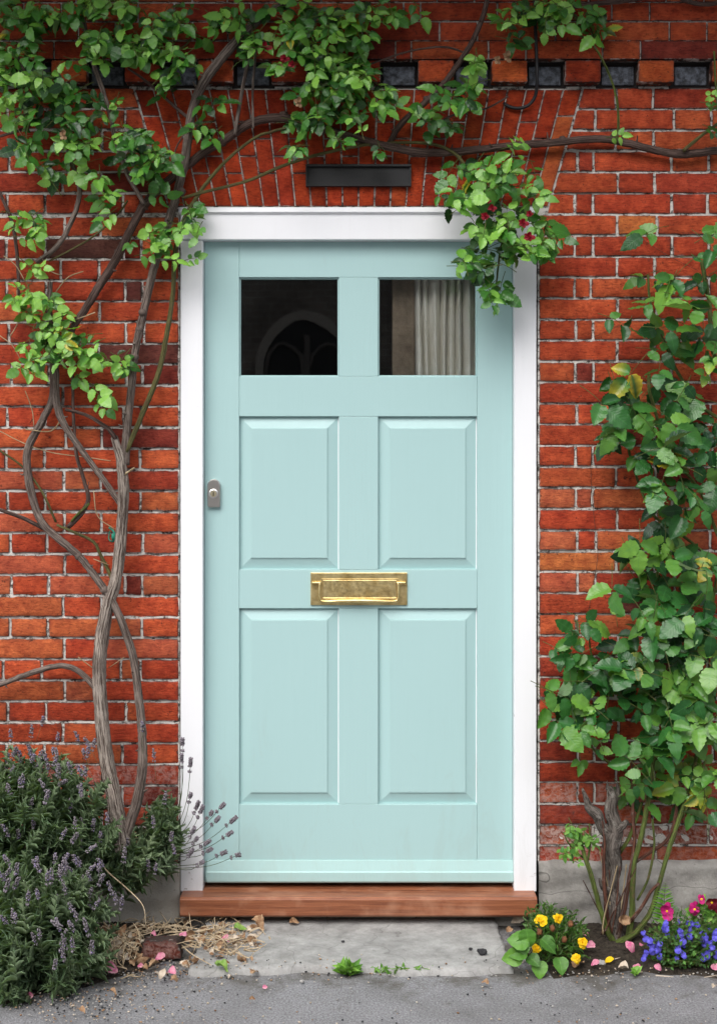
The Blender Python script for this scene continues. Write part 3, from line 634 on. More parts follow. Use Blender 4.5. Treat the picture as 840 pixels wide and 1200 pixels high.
# ------------------------------------------------------------------ climbing rose
rose = thing('climbing_rose', 'old climbing rose with pale flaking trunk trained up and over the door', 'climbing plant', tuple(G(145, 1078)*[1, 1, 0]+[0, 0, .01]))
stems('trunk', [([(146, 1020), (143, 985), (135, 940), (127, 900), (122, 860), (117, 800), (119, 755), (127, 710), (136, 680), (141, 640), (144, 600), (145, 570), (142, 540), (134, 512)], [14, 12, 9.5, 9, 8.8, 8.5, 8.5, 8, 7.5, 7.5, 7.2, 7, 6, 4.5], [.16, .10, .06, .045])], mbk_p, rose, 16, .11, 14, .006, kr=.9)
stems('stem', [
 ([(140, 1005), (150, 970), (160, 940), (167, 900), (167, 860), (163, 820), (157, 773), (147, 740), (133, 707), (117, 683), (93, 652), (67, 630), (50, 613), (42, 595), (34, 562), (33, 527), (50, 493), (62, 467), (63, 433), (62, 400)], [8, 6.5, 5.2, 5, 5, 5, 5.5, 4.6, 5.2], [.15, .13, .085, .07, .04, .035, .03], mbk_m),
 ([(64, 425), (67, 473), (77, 500), (100, 533), (120, 560), (134, 580), (143, 592)], [6, 5.5, 4, 3.5, 4, 4.5], .045, mbk_m),
 ([(147, 545), (150, 500), (155, 450), (159, 410), (172, 350), (183, 305), (197, 262), (208, 225), (216, 190), (222, 150), (228, 122), (240, 95), (260, 68), (285, 40), (308, 20), (335, 4)], [6, 5.2, 5, 5.4, 6, 6, 6.5, 6, 4], [.045, .04, .03, .05, .07, .08], mbk_m),
 ([(73, 415), (85, 385), (100, 362), (115, 338), (128, 318), (139, 298), (160, 256), (171, 238), (200, 210), (240, 178), (265, 163), (292, 145), (325, 138), (357, 143), (383, 152), (420, 163), (455, 172), (500, 179), (545, 177), (600, 171), (640, 168), (700, 163), (735, 168), (771, 177), (800, 181), (845, 176), (900, 170)], [4, 5.5, 5.5, 5.8, 6, 5.5, 5.5, 5, 5, 5.5], [.05, .03, .03, .04, .03, .03], mbk_d)], mbk_m, rose, 12, .09, 0, .008, kr=.88)
stems('branch', [
 ([(0, 597), (27, 607), (53, 620)], [2.5, 3], .03, mbk_d), ([(-8, 806), (33, 790), (73, 780), (97, 790), (116, 812)], [3.2, 4, 4.2, 3.5], .05, mbk_m),
 ([(85, 430), (87, 500), (90, 533), (100, 567), (104, 585), (95, 603), (80, 618)], [2, 2.6, 3, 3.5], .04, mbk_d),
 ([(77, 480), (95, 484), (110, 491), (128, 503), (136, 515)], [2, 2.5, 3.5], .05, mbk_d),
 ([(0, 225), (14, 258), (20, 293), (22, 325), (22, 365)], [2.5, 2.6], .03, mbk_d), ([(43, 308), (66, 290), (83, 262), (93, 232), (91, 210), (80, 180)], [3.6, 3.6, 3], .05, mbk_m),
 ([(98, 20), (104, 55), (110, 75), (122, 110), (130, 137), (136, 165), (150, 205), (170, 240)], [2.8, 3.3, 3.3, 3], .07, mbk_m),
 ([(455, 170), (470, 145), (500, 118), (520, 98), (540, 70), (555, 45), (568, 10), (574, -20)], [4, 4.2, 3.8, 3.2], [.03, .05, .07, .08], mbk_d),
 ([(640, 8), (665, 9), (690, 5), (730, 1), (770, -6)], [2.5, 3.5, 3.5], .06, mbk_d), ([(790, -6), (810, 3), (830, 5), (850, 0)], 3.2, .06, mbk_d),
 ([(20, 60), (25, 75), (32, 95), (30, 140)], [1.5, 2], .07, mbk_d), ([(60, 330), (58, 360), (62, 400)], [3, 5], .05, mbk_m),
 ([(150, 80), (175, 98), (205, 125), (228, 145), (242, 165)], [1.5, 2.2, 2.6], .06, mbk_d), ([(0, 160), (30, 150), (50, 135)], 2, .05, mbk_d),
], mbk_m, rose, 8, .08, 0, kr=.85)
stems('cane', [
 ([(148, 530), (165, 490), (185, 440), (196, 390), (203, 340), (205, 300), (214, 262), (230, 232), (250, 205), (272, 182), (302, 160), (335, 150)], [4, 4, 3.6, 3.2, 2.4, 2], [.05, .04, .04, .05, .06], mbk_o),
 ([(214, 232), (235, 226), (290, 212), (330, 195), (370, 182), (415, 172), (450, 168), (500, 168), (530, 178), (548, 198)], [2.2, 2.4, 2.2, 2.6], .05, mbk_o),
 ([(-4, 525), (27, 547), (50, 577), (66, 612)], [1.6, 1.8], .03, mbk_o), ([(58, 306), (85, 292), (110, 277), (135, 255), (150, 235)], 1.4, .04, mbk_o),
 ([(84, 611), (92, 602), (105, 590)], [1.8, 2.], .05, mbk_g),
 ([(67, 615), (90, 625), (110, 635), (118, 650), (127, 668), (132, 680)], [2, 2.4, 3], .055, mbk_o),
 ([(275, 158), (283, 110), (290, 75), (292, 45)], [3, 2.2], .06, mbk_m), ([(297, 150), (296, 110), (299, 70), (300, 55)], [1.8, 1.8], .065, mbk_m),
 ([(664, 35), (692, 50), (710, 80), (722, 115), (724, 150), (721, 168)], [1.4, 1.8, 2], [.07, .07, .04], mbk_g), ([(847, 140), (820, 160), (800, 177)], [2.2, 2.8], .05, mbk_o),
 ([(400, 88), (440, 73), (480, 60), (520, 55), (545, 62)], [1.2, 1.6], .06, mbk_d), ([(503, 152), (520, 140), (545, 130), (570, 127), (595, 113)], [2, 1.3], .05, mbk_d),
 ([(190, 65), (215, 55), (228, 40)], 1.3, .08, mbk_o), ([(200, 200), (206, 175), (214, 160)], 1.2, .06, mbk_d), ([(548, 198), (575, 230), (590, 265), (585, 300), (580, 345)], [2.4, 2, 1.2], [.05, .07], mbk_g),
 ([(840, 130), (838, 100), (836, 60)], 1.4, .05, mbk_g)], mbk_o, rose, 7, .06, 12, kr=.8)
stems('dry_twig', [([(66, 342), (80, 325), (98, 318)], .7, .06), ([(73, 375), (90, 374), (112, 366)], .7, .06), ([(0, 393), (15, 405), (25, 422)], .6, .04), ([(30, 503), (60, 505), (74, 488)], .8, .05), ([(30, 458), (38, 480), (40, 500)], .6, .04),
 ([(0, 505), (30, 520), (60, 530), (95, 535), (130, 540)], .6, .04), ([(110, 575), (115, 605), (135, 620)], .6, .06), ([(145, 557), (158, 548)], [1.6, 1.], .06), ([(92, 770), (112, 785)], .6, .06), ([(127, 783), (146, 770)], .5, .06), ([(110, 655), (128, 662)], .6, .06),
 ([(5, 300), (18, 310), (30, 330)], .6, .05), ([(20, 340), (22, 375), (12, 395)], .7, .05), ([(48, 300), (60, 318), (72, 322)], .6, .05), ([(10, 118), (16, 140), (30, 165)], .6, .05)], mtwig, rose, 5, 0., 0)
vine = [(15, 12, 30, 18, 6), (55, 10, 30, 16, 6), (100, 10, 30, 14, 6), (150, 10, 30, 14, 6), (195, 18, 25, 18, 6), (235, 22, 28, 18, 6), (280, 16, 30, 14, 4), (128, 36, 24, 14, 5), (160, 48, 20, 16, 5), (192, 50, 25, 14, 5), (20, 30, 26, 14, 5),
 (8, 62, 14, 22, 4), (42, 42, 16, 8, 2), (45, 68, 18, 12, 2, -.3), (112, 55, 18, 8, 3), (135, 60, 20, 12, 3), (172, 60, 15, 10, 3), (10, 100, 18, 20, 5), (36, 98, 18, 14, 3), (60, 95, 14, 14, 3, .1), (84, 88, 14, 18, 2, -.1), (58, 118, 20, 14, 4, -.1), (92, 118, 16, 12, 3, -.2), (122, 118, 16, 12, 3, -.1),
 (18, 132, 16, 12, 4, .15), (70, 140, 20, 10, 4, -.15), (110, 140, 20, 10, 3, -.25), (40, 155, 16, 12, 3), (30, 172, 14, 12, 3, -.1), (85, 172, 20, 14, 5, .2), (100, 180, 14, 16, 4, .15), (60, 195, 14, 12, 2, -.15), (62, 216, 6, 6, 1), (118, 208, 12, 8, 2, .1), (92, 200, 8, 8, 1, .2), (124, 230, 8, 14, 2, -.05), (122, 250, 4, 6, 1),
 (145, 160, 16, 12, 4, -.05), (170, 172, 16, 14, 5, -.05), (186, 188, 12, 16, 4), (172, 205, 12, 8, 2, -.1), (186, 226, 5, 5, 1), (150, 185, 12, 10, 2, -.3),
 (215, 78, 16, 10, 3), (198, 100, 8, 8, 2), (195, 80, 10, 8, 2, .2), (238, 148, 12, 4, 2), (245, 120, 10, 8, 2, -.15), (252, 158, 5, 5, 1),
 (300, 45, 18, 12, 3, -.1), (322, 12, 18, 10, 3), (335, 30, 14, 12, 3, .1), (356, 10, 16, 10, 3), (375, 28, 18, 12, 4), (400, 20, 18, 14, 4), (385, 50, 22, 14, 6, .05), (415, 45, 18, 14, 4, .15), (430, 18, 18, 10, 4), (452, 12, 16, 10, 3), (370, 72, 16, 12, 4), (398, 76, 18, 14, 5, .1), (424, 78, 14, 12, 3, .2), (348, 60, 14, 12, 3), (330, 80, 10, 8, 2),
 (380, 98, 20, 12, 5, -.1), (405, 105, 18, 12, 5), (435, 108, 16, 10, 4), (452, 118, 10, 8, 2, .1), (360, 112, 14, 10, 3, .25), (385, 125, 18, 10, 4, -.1), (412, 128, 12, 10, 2), (428, 150, 6, 10, 1, .1), (346, 148, 6, 10, 2), (372, 140, 12, 12, 3, -.3), (432, 88, 12, 8, 2, .1),
 (306, 55, 12, 8, 2), (295, 70, 8, 8, 1, -.2), (443, 172, 5, 12, 1, -.35), (490, 14, 3, 6, 1), (350, 172, 8, 5, 2, -.1), (398, 162, 6, 4, 2),
 (552, 76, 12, 8, 2, .3), (560, 100, 10, 10, 2, -.05), (550, 115, 8, 10, 2, -.2), (523, 118, 10, 10, 2, -.2), (503, 135, 12, 8, 2), (505, 148, 5, 6, 1), (530, 150, 8, 8, 2, -.25),
 (600, 14, 16, 10, 3), (628, 8, 20, 8, 4), (655, 10, 18, 10, 4), (685, 14, 18, 10, 4), (640, 25, 16, 8, 2, .1), (695, 30, 12, 8, 2), (698, 40, 4, 4, 1), (597, 42, 10, 8, 2, -.25), (590, 25, 8, 8, 1, -.2), (728, 160, 8, 3, 1, .35, .6), (834, 118, 6, 8, 2, .1, .7), (835, 150, 5, 5, 1, 0, .6)]
vine = [(*t[:4], max(1, int(round(t[4]*.55))), (t[5] if len(t) > 5 else 0)-.38, (t[6] if len(t) > 6 else 1)*.95) for t in vine if t[4] > 1]+vine
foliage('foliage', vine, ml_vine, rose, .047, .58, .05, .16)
hang = [(600, 170, 8, 8, 2, .2), (608, 180, 5, 8, 1, .25), (535, 198, 12, 6, 2), (560, 200, 12, 8, 3), (585, 200, 10, 10, 3), (570, 215, 16, 10, 4, .05), (600, 208, 14, 12, 4, .1), (625, 198, 8, 6, 1, -.1), (528, 225, 10, 8, 2, -.2), (550, 232, 14, 10, 3), (582, 235, 16, 10, 3, -.2), (610, 222, 12, 10, 3, .2), (636, 230, 8, 12, 2, -.05), (520, 242, 3, 5, 1, -.35),
 (575, 262, 16, 10, 4, -.15), (600, 258, 16, 12, 5, .05), (560, 275, 10, 10, 3, .1), (590, 275, 14, 10, 4), (625, 265, 14, 12, 4, -.05), (645, 278, 10, 10, 3, -.05), (620, 290, 12, 10, 4, .1), (632, 305, 8, 10, 2), (600, 292, 10, 8, 2, -.25), (556, 292, 6, 10, 2, .2), (545, 308, 8, 12, 3), (565, 308, 12, 14, 4, -.2), (585, 300, 10, 10, 3, -.25), (572, 335, 10, 8, 3), (588, 338, 8, 8, 2, .05), (578, 350, 5, 6, 1)]
foliage('hanging_spray', hang, ml_vine, rose, .050, .50, .08, .20)
low = [(38, 318, 12, 8, 2, .2), (30, 338, 14, 8, 3, .15), (18, 345, 8, 6, 1, .1), (42, 345, 12, 10, 3, .25), (58, 352, 12, 8, 3, .05), (78, 358, 6, 10, 1, .1), (42, 372, 16, 10, 4, .2), (52, 385, 14, 10, 4, .05), (30, 404, 14, 6, 2, -.05), (68, 392, 14, 10, 4, .1), (85, 400, 16, 10, 5, .15), (75, 412, 14, 10, 4), (105, 400, 8, 8, 2), (100, 422, 12, 8, 3, .15), (35, 425, 8, 10, 3), (38, 440, 5, 6, 1, -.1), (95, 448, 8, 6, 2), (118, 425, 10, 8, 3), (140, 420, 12, 6, 2), (152, 428, 10, 6, 2), (112, 452, 8, 10, 2), (118, 478, 3, 4, 1, .1), (55, 418, 10, 8, 2, -.2),
 (22, 258, 14, 6, 2), (38, 262, 10, 10, 3), (32, 278, 6, 6, 1), (18, 252, 6, 6, 1, .15), (172, 290, 12, 8, 2, .2), (185, 270, 12, 8, 3, .05), (200, 282, 10, 8, 3, .2), (200, 300, 4, 4, 1, .3), (155, 290, 6, 10, 1), (212, 272, 10, 8, 3), (222, 252, 8, 8, 2), (225, 240, 8, 4, 1), (225, 300, 4, 5, 1, -.05), (228, 268, 5, 8, 1)]
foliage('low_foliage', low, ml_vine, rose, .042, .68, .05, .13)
def rosebud(px, py, d, r, mat=m_red, n=14):
    c_ = P(px, py, d); b = MB()
    for k in range(n):
        a_ = k*2.4; t = k/n; dr = np.array([math.cos(a_)*(.3+.8*t), -.8+.3*t, math.sin(a_)*(.3+.8*t)]); b_ = c_+np.array([math.cos(a_), 0, math.sin(a_)])*r*.15*t
        put(b, T_PET[k % 3], b_, dr, unit(np.array([-math.cos(a_), -.6, -math.sin(a_)])), r*rng.uniform(.8, 1.1)*(.6+.5*t))
    b.build('rose_bloom', mat, rose, 'lf', origin=c_)
for q in ((310, 55, .14, .016), (333, 68, .14, .012), (342, 75, .15, .010), (571, 235, .19, .009), (576, 243, .19, .011), (568, 253, .19, .012), (612, 261, .2, .013), (620, 250, .2, .010), (619, 277, .2, .014)): rosebud(*q)
for q in ((328, 82, .15, .016), (350, 120, .15, .014), (594, 66, .08, .015), (583, 70, .08, .012), (75, 158, .16, .013)): rosebud(*q, mat=m_dry, n=12)

# ------------------------------------------------------------------ rose bush at right
rb = thing('rose_bush', 'dark leaved rose bush with green canes and dead grey stump against the right wall', 'rose bush', tuple(G(722, 1105, .01)))
stems('stump', [([(722, 1112), (719, 1085), (721, 1060), (716, 1040), (719, 1015), (716, 992), (721, 972), (715, 950), (717, 934), (713, 922)], [13, 9, 9.5, 7.5, 8, 9.5, 8.5, 7.5, 6.5, 3.5], [.15, .13, .11]), ([(720, 1000), (714, 982), (704, 968), (699, 955), (690, 947), (687, 938), (682, 924)], [7, 6.5, 5, 6.5, 5, 3.5, 1.2], [.12, .12]), ([(722, 936), (724, 926), (722, 917)], [4, 3, .6], .11), ([(722, 972), (731, 966), (734, 962)], [6, 4, 2.5], .13), ([(715, 1045), (706, 1040), (702, 1030)], [5, 3.4, 1.6], .15), ([(712, 925), (711, 915)], [2.5, .6], .11)], mbk_s, rb, 16, .2, 7, .005)
stems('cane', [
 ([(722, 1108), (712, 1092), (703, 1065), (692, 1025), (683, 998), (679, 980)], [6, 5, 4.2, 4, 3.4, 2], [.17, .19, .16], mbk_g), ([(718, 1105), (712, 1080), (708, 1040), (707, 1010), (708, 985), (705, 962)], [4, 3.6, 3.2, 2.4, 1], [.16, .17, .15], mbk_r),
 ([(722, 1102), (730, 1070), (735, 1040), (740, 1010), (743, 985), (741, 950), (740, 890)], [5, 4, 3.6, 3, 2], [.17, .14, .12], mbk_r), ([(735, 1105), (740, 1075), (741, 1040), (743, 1010), (750, 985), (757, 950), (762, 915), (766, 880), (768, 840), (766, 800), (764, 750), (766, 700), (772, 660)], [6, 4.5, 4, 4.2, 4, 3.5, 3, 2.6, 2.4], [.17, .16, .12, .08, .07], mbk_g),
 ([(722, 1106), (745, 1092), (762, 1068), (770, 1042), (779, 1010), (790, 975), (800, 945), (812, 905), (818, 860), (820, 800), (812, 740)], [6, 4.6, 4, 4, 4, 3.2, 3, 2.6], [.18, .16, .12, .08], mbk_g), ([(746, 1055), (757, 1035), (763, 1012), (766, 988), (764, 960)], [2.2, 2.2, 1.8], .14, mbk_g),
 ([(795, 962), (806, 945), (815, 925), (826, 890)], [3, 3, 2.4], .13, mbk_g), ([(745, 1010), (762, 998), (780, 985), (790, 962), (796, 915)], [2.6, 3.2, 2.8, 2.2], .12, mbk_r), ([(738, 1080), (752, 1062), (762, 1045), (772, 1035)], [3, 2.8, 2.4], .18, mbk_r), ([(725, 1000), (735, 985), (745, 960), (752, 940)], [3.4, 3, 2.5], .11, mbk_g),
 ([(683, 1005), (674, 998), (664, 985), (660, 975)], [2, 1.4, 1], .16, mbk_g), ([(688, 1010), (691, 990), (690, 965)], [2.4, 1.8, 1.2], .17, mbk_g), ([(752, 915), (735, 905), (712, 893), (695, 878), (683, 862), (675, 850)], [2.6, 2.3, 2, 1.6], .09, mbk_g),
 ([(848, 670), (815, 640), (795, 625), (775, 612), (762, 600), (750, 572), (738, 535), (732, 500), (727, 470), (724, 450)], [2.6, 2.4, 2.4, 2], .05, mbk_g), ([(845, 640), (832, 605), (822, 580), (810, 562), (795, 545), (785, 520)], [3, 3, 2.4], .06, mbk_g), ([(850, 495), (820, 476), (805, 455), (790, 430), (780, 405), (770, 385), (764, 365), (760, 345), (759, 322)], [3, 3, 2.6, 2], .07, mbk_g),
 ([(850, 440), (833, 405), (831, 360), (826, 330), (822, 305)], [4, 4, 3.6], .08, mbk_g), ([(815, 478), (808, 500), (797, 515), (795, 545)], [2, 2], .06, mbk_g), ([(760, 438), (760, 455), (765, 475), (772, 500), (776, 530)], [3, 2.8, 2], .06, mbk_g),
 ([(768, 850), (745, 830), (725, 810), (700, 790), (692, 765), (690, 745)], [2.4, 2, 1.4], .09, mbk_g), ([(690, 800), (680, 820), (662, 820), (650, 825)], [1.6, 1.2], .1, mbk_g), ([(766, 760), (760, 720), (755, 690), (745, 670)], [2.4, 2], .08, mbk_g), ([(820, 790), (830, 740), (836, 700), (840, 660)], [2.6, 2.2], .09, mbk_g), ([(808, 790), (795, 760), (790, 720), (780, 690)], [2.2, 1.8], .09, mbk_g), ([(766, 805), (788, 806), (800, 812)], [1.6, 1.4], .12, mbk_g)], mbk_g, rb, 8, .09, 6, kr=.68)
bushc = [(826, 285, 10, 10, 2, -.05), (835, 268, 6, 6, 1, 0), (762, 268, 3, 3, 1, .1, .8), (815, 300, 3, 3, 1, .1, .7), (800, 328, 14, 8, 3, .05), (830, 325, 8, 10, 2), (748, 328, 6, 5, 1, .15, .9), (762, 352, 5, 5, 1, .2), (775, 340, 6, 6, 1, .1), (800, 350, 10, 8, 2), (832, 355, 8, 12, 2, -.05), (725, 376, 10, 4, 1, -.05), (785, 385, 14, 8, 3), (790, 402, 14, 8, 2, -.1), (820, 395, 14, 10, 3, -.05), (765, 412, 10, 8, 2), (775, 430, 12, 8, 2, .05), (830, 425, 10, 8, 3, .3, .6, .35), (820, 435, 8, 6, 2, .35, .55, .3),
 (735, 438, 8, 6, 2), (720, 455, 10, 8, 3, -.1), (708, 470, 8, 8, 2, -.1), (732, 468, 8, 8, 2, -.1), (752, 465, 6, 8, 1, -.2), (776, 460, 10, 6, 2, .1), (795, 465, 8, 6, 1, .15), (825, 460, 8, 8, 2), (722, 500, 8, 8, 2, -.05), (738, 500, 6, 5, 1), (718, 512, 6, 6, 1, -.2), (770, 502, 10, 8, 3, -.05), (785, 495, 8, 6, 1, .05), (765, 525, 10, 10, 3, -.2), (790, 528, 12, 10, 3, -.1), (830, 500, 8, 12, 3, .1), (835, 525, 6, 10, 2), (792, 548, 12, 8, 3, -.05), (822, 548, 10, 10, 2, .05), (835, 570, 6, 10, 2), (775, 565, 10, 6, 2, -.15), (800, 568, 10, 8, 3, -.05), (765, 582, 8, 8, 2), (800, 590, 10, 6, 3), (815, 590, 5, 5, 1), (768, 605, 8, 6, 2, -.1), (745, 540, 6, 8, 1, -.1),
 (745, 640, 14, 6, 2, .15), (768, 635, 14, 6, 3, .35), (790, 640, 10, 6, 2, .35), (735, 655, 8, 6, 2), (755, 655, 12, 8, 3, 0), (785, 660, 14, 10, 4, 0), (805, 660, 8, 12, 2, -.1), (722, 685, 8, 8, 1, -.1), (745, 680, 10, 8, 2, -.05), (768, 680, 12, 10, 4, .05), (795, 685, 12, 12, 3, -.15), (825, 668, 12, 14, 4), (830, 700, 10, 14, 4, -.1), (770, 705, 12, 10, 3, -.1), (798, 705, 10, 8, 2, 0, 1, .4), (750, 720, 10, 10, 2, -.1), (770, 735, 12, 12, 4), (800, 725, 14, 12, 4, -.2), (820, 738, 12, 14, 4, -.1), (745, 748, 10, 8, 2, -.2), (785, 760, 16, 14, 5, -.3), (830, 770, 10, 16, 4, 0), (808, 758, 12, 14, 4, -.2),
 (690, 732, 12, 6, 3, .2, .7), (715, 722, 8, 5, 2, .2, .6), (680, 745, 10, 8, 3, .1, .7), (665, 762, 10, 8, 2, .1, .8), (690, 762, 12, 8, 4, .05, .85), (648, 770, 8, 8, 2, .05, .8), (675, 785, 12, 10, 3, -.05), (705, 780, 10, 10, 3, 0), (725, 765, 10, 8, 3, .05), (738, 785, 12, 10, 3, 0), (750, 778, 8, 8, 2, 0, 1, .4), (715, 800, 14, 10, 4, .05), (735, 808, 12, 10, 3, -.05), (692, 805, 8, 8, 2), (648, 818, 10, 6, 3), (665, 822, 8, 10, 2), (640, 845, 5, 5, 1), (690, 825, 8, 8, 2, .1), (718, 828, 10, 10, 3, -.15), (745, 830, 12, 10, 3, -.15), (672, 858, 8, 8, 2, .1), (692, 858, 8, 6, 2, .05, .7),
 (785, 790, 14, 12, 4, 0), (805, 795, 14, 8, 4, .1), (830, 805, 10, 12, 4, .05), (770, 810, 12, 10, 3, .1, .7), (790, 820, 14, 12, 5, 0), (812, 825, 14, 10, 4, .05), (835, 835, 8, 12, 3, 0), (775, 840, 14, 10, 4, -.15), (800, 850, 14, 12, 5, .2), (765, 865, 12, 10, 4, -.15), (790, 870, 14, 10, 4, 0), (825, 860, 12, 14, 4, -.05), (742, 890, 8, 4, 2, -.1), (680, 895, 6, 6, 2, .1, .7), (702, 882, 8, 6, 2, .2, .6), (725, 885, 4, 4, 1, .1, .6), (760, 890, 12, 10, 4, .05),
 (790, 890, 14, 8, 4, .35, .8, .3), (815, 900, 14, 12, 5, .4, .85, .35), (800, 912, 14, 12, 4, .4, .85, .5), (832, 905, 8, 16, 3, .35, .85, .4), (775, 905, 12, 10, 4, .3, .8, .2), (825, 930, 10, 10, 3, .35, .85, .6), (750, 925, 12, 8, 3, .15, .7), (760, 940, 10, 8, 2, .1, .7), (735, 935, 10, 8, 2, .1, .6), (790, 935, 12, 10, 3, .1, .7), (835, 950, 8, 12, 2, 0), (812, 945, 8, 6, 1, .1, .7)]
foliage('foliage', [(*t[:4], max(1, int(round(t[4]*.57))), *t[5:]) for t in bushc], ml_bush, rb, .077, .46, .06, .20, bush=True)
stems('dry_twig', [([(712+rng.normal(0, 6), 1095), (712+q*3+rng.normal(0, 4), 1060+rng.normal(0, 8)), (706+q*7+rng.normal(0, 5), 1015+rng.normal(0, 14))], [1.1, .6], rng.uniform(.14, .2), [mbk_r, mtwig, mbk_d][abs(q) % 3]) for q in range(-3, 7)], mtwig, rb, 5, 0., 0)
foliage('young_shoot', [(672, 970, 6, 5, 3, .4, .5), (678, 978, 8, 6, 5, .4, .45), (672, 990, 6, 5, 3, .4, .45, .4), (690, 985, 6, 8, 4, .35, .5), (664, 1000, 6, 5, 3, .4, .4, .4), (672, 1008, 5, 5, 2, .45, .35, .3), (694, 1050, 0, 0, 0)], ml_bush, rb, .05, .5, .15, .2)
# dead leaf caught in the canes
def crumple(c_, L, mat, name, label, cat, group=None, T=None, up=(0, -.35, 1), bend=.9, th=True):
    b = MB(); ax = unit(np.array([rng.normal(), rng.normal()*.5, 0.])); v, f, at = random.choice(T or TEMPL); v = v.copy(); v[:, 2] += bend*v[:, 0]**2*2.4+.12*np.sin(v[:, 1]*9+rng.random()*6)*bend+rng.normal(0, .012, len(v))
    nr = unit(np.array(up)+rng.normal(0, .25, 3)); ax = unit(ax-nr*ax.dot(nr)); s_ = np.cross(ax, nr)
    V = L*((v[:, :1])*s_+(v[:, 1:2]-.5)*ax+v[:, 2:]*nr); 
    if up[2] > .5: V[:, 2] += -V[:, 2].min()+.001
    A = at.copy(); A[:, 0] = rng.random(); b.add(np.asarray(c_)+V, f, A); o = b.build(name, mat, None, 'lf', origin=np.asarray(c_)); return tag(o, label, cat, group)
crumple(P(731, 1078, .2), .045, m_dry, 'dead_leaf', 'crumpled beige dead leaf caught among the rose canes', 'leaf', up=(0, -1, .2))

# ------------------------------------------------------------------ lavender
def spike_mesh(name, L, hl, bendx=0.):
    b = MB(); b.tube([(0, 0, 0), (bendx*.3*L, 0, L*.5), (bendx*L, 0, L)], [.0007, .0006, .0005], 4, .04, mi=0)
    for k in range(7):
        t = L-hl+hl*k/6; 
        if k == 0: t -= .008
        for j in range(5):
            a_ = 6.283*j/5+k; r_ = .0048*(1-.07*k)*(.75 if k == 0 else 1); dr = np.array([math.cos(a_), math.sin(a_), .9])
            c_ = np.array([bendx*t*(t/L), 0, t])+np.array([math.cos(a_), math.sin(a_), 0])*r_
            if rng.random() < .12: continue
            c_ = c_+rng.normal(0, .0013, 3); q_ = rng.uniform(.7, 1.25)
            b.blob(c_, (.0023*q_, .0023*q_, .0036*q_), 5, 4, .25, mi=1 if rng.random() < .86 else 2)
    return b.build(name, [ml_stalk, m_lav, m_vio], None, 'tb')
protos = []
def lavender(label, lobes, nspr, spikes, base, cx_, extra=()):
    root = thing('lavender_bush', label, 'lavender', tuple(base), group='lavender bushes left of the door')
    b = MB(); org = np.asarray(base)
    for (px, py, d_, rx, ry, rd, share) in lobes:
        c_ = P(px, py, d_); rx *= S; ry *= S
        for k in range(int(nspr*share)):
            dr = unit(rng.normal(0, 1, 3)); dr[1] = -abs(dr[1]) if rng.random() < .75 else dr[1]
            rr_ = rng.uniform(.45, 1.02); tip = c_+dr*np.array([rx, rd, ry])*rr_
            if tip[2] < .02 or tip[1] > -.008: continue
            ax = unit(np.array([dr[0]*.8, dr[1]*.6, dr[2]*.5+.65])+rng.normal(0, .3, 3)); LS = rng.uniform(.045, .08); st = tip-ax*LS
            if st[1] > -.003: continue
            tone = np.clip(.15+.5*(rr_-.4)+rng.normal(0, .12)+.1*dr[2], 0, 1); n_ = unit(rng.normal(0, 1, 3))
            e1 = unit(np.cross(ax, n_)); e2 = np.cross(ax, e1)
            nl = 9
            for q in range(nl):
                t = q/(nl-1); p = st+ax*LS*t; th = q*1.57+rng.normal(0, .2)
                for sg in (0, math.pi):
                    rd_ = e1*math.cos(th+sg)+e2*math.sin(th+sg); dl = unit(rd_*(1.0-.5*t)+ax*(.5+.7*t)); put(b, T_LIN[rng.integers(4)], p, dl, unit(ax-rd_*.4), rng.uniform(.026, .046)*(1-.35*t), np.clip(tone+.2*t-.1, 0, 1), wid=rng.uniform(.7, 1.1))
    b.build('foliage', ml_lav, root, 'lf')
    for (px, py, d_, ang, tilt, L) in spikes:
        pm = random.choice(protos); o = pm.copy(); C.objects.link(o); o.name = 'flower_spike'; o.parent = root
        tip = P(px, py, d_); dv = Vector((math.sin(ang), -math.sin(tilt), math.cos(ang))).normalized(); k = L/.14
        loc = Vector(tip)-dv*L*.96; o.location = loc-root.location; o.rotation_euler = dv.to_track_quat('Z', 'X').to_euler(); o.scale = (k**.3, k**.3, k)
        if L > .14: o.scale = (1, 1, k)
    for (x, y, sx_, sy_) in extra:
        b = MB(); p0 = P(sx_, sy_, .09); p2 = P(x, y, .16); pm_ = p0*.5+p2*.5+np.array([.01, 0, -.012]); b.tube([p0, pm_, p2], [.0011, .0009, .0007], 5, .02, mi=0); ax = unit(p2-pm_)
        e1 = unit(np.cross(ax, (0, 1, 0))); e2 = np.cross(ax, e1); nk = rng.integers(4, 7)
        for k in range(nk):
            t = k*.0058+(.006 if k else -.006)
            for j in range(5):
                a_ = 6.283*j/5+k; b.blob(p2-ax*(nk*.0058)+ax*t+(e1*math.cos(a_)+e2*math.sin(a_))*.0042, (.0028*rng.uniform(.6, 1.2), .0026, .0032*rng.uniform(.7, 1.3)), 5, 4, .3, mi=1)
        b.build('flower_spike', [ml_stalk, m_lav], root, 'tb')
    return root
for q, (L_, h_, bx_) in enumerate(((.14, .034, .06), (.14, .028, -.08), (.14, .04, .02), (.14, .024, .12))): protos.append(spike_mesh('flower_spike', L_, h_, bx_))
def rs(n, x0, x1, ya, yb, d0, d1, L=(.08, .13)):
    return [(rng.uniform(x0, x1), rng.uniform(ya, yb), rng.uniform(d0, d1), rng.normal(.05, .35), rng.uniform(.0, .6), rng.uniform(*L)) for _ in range(n)]
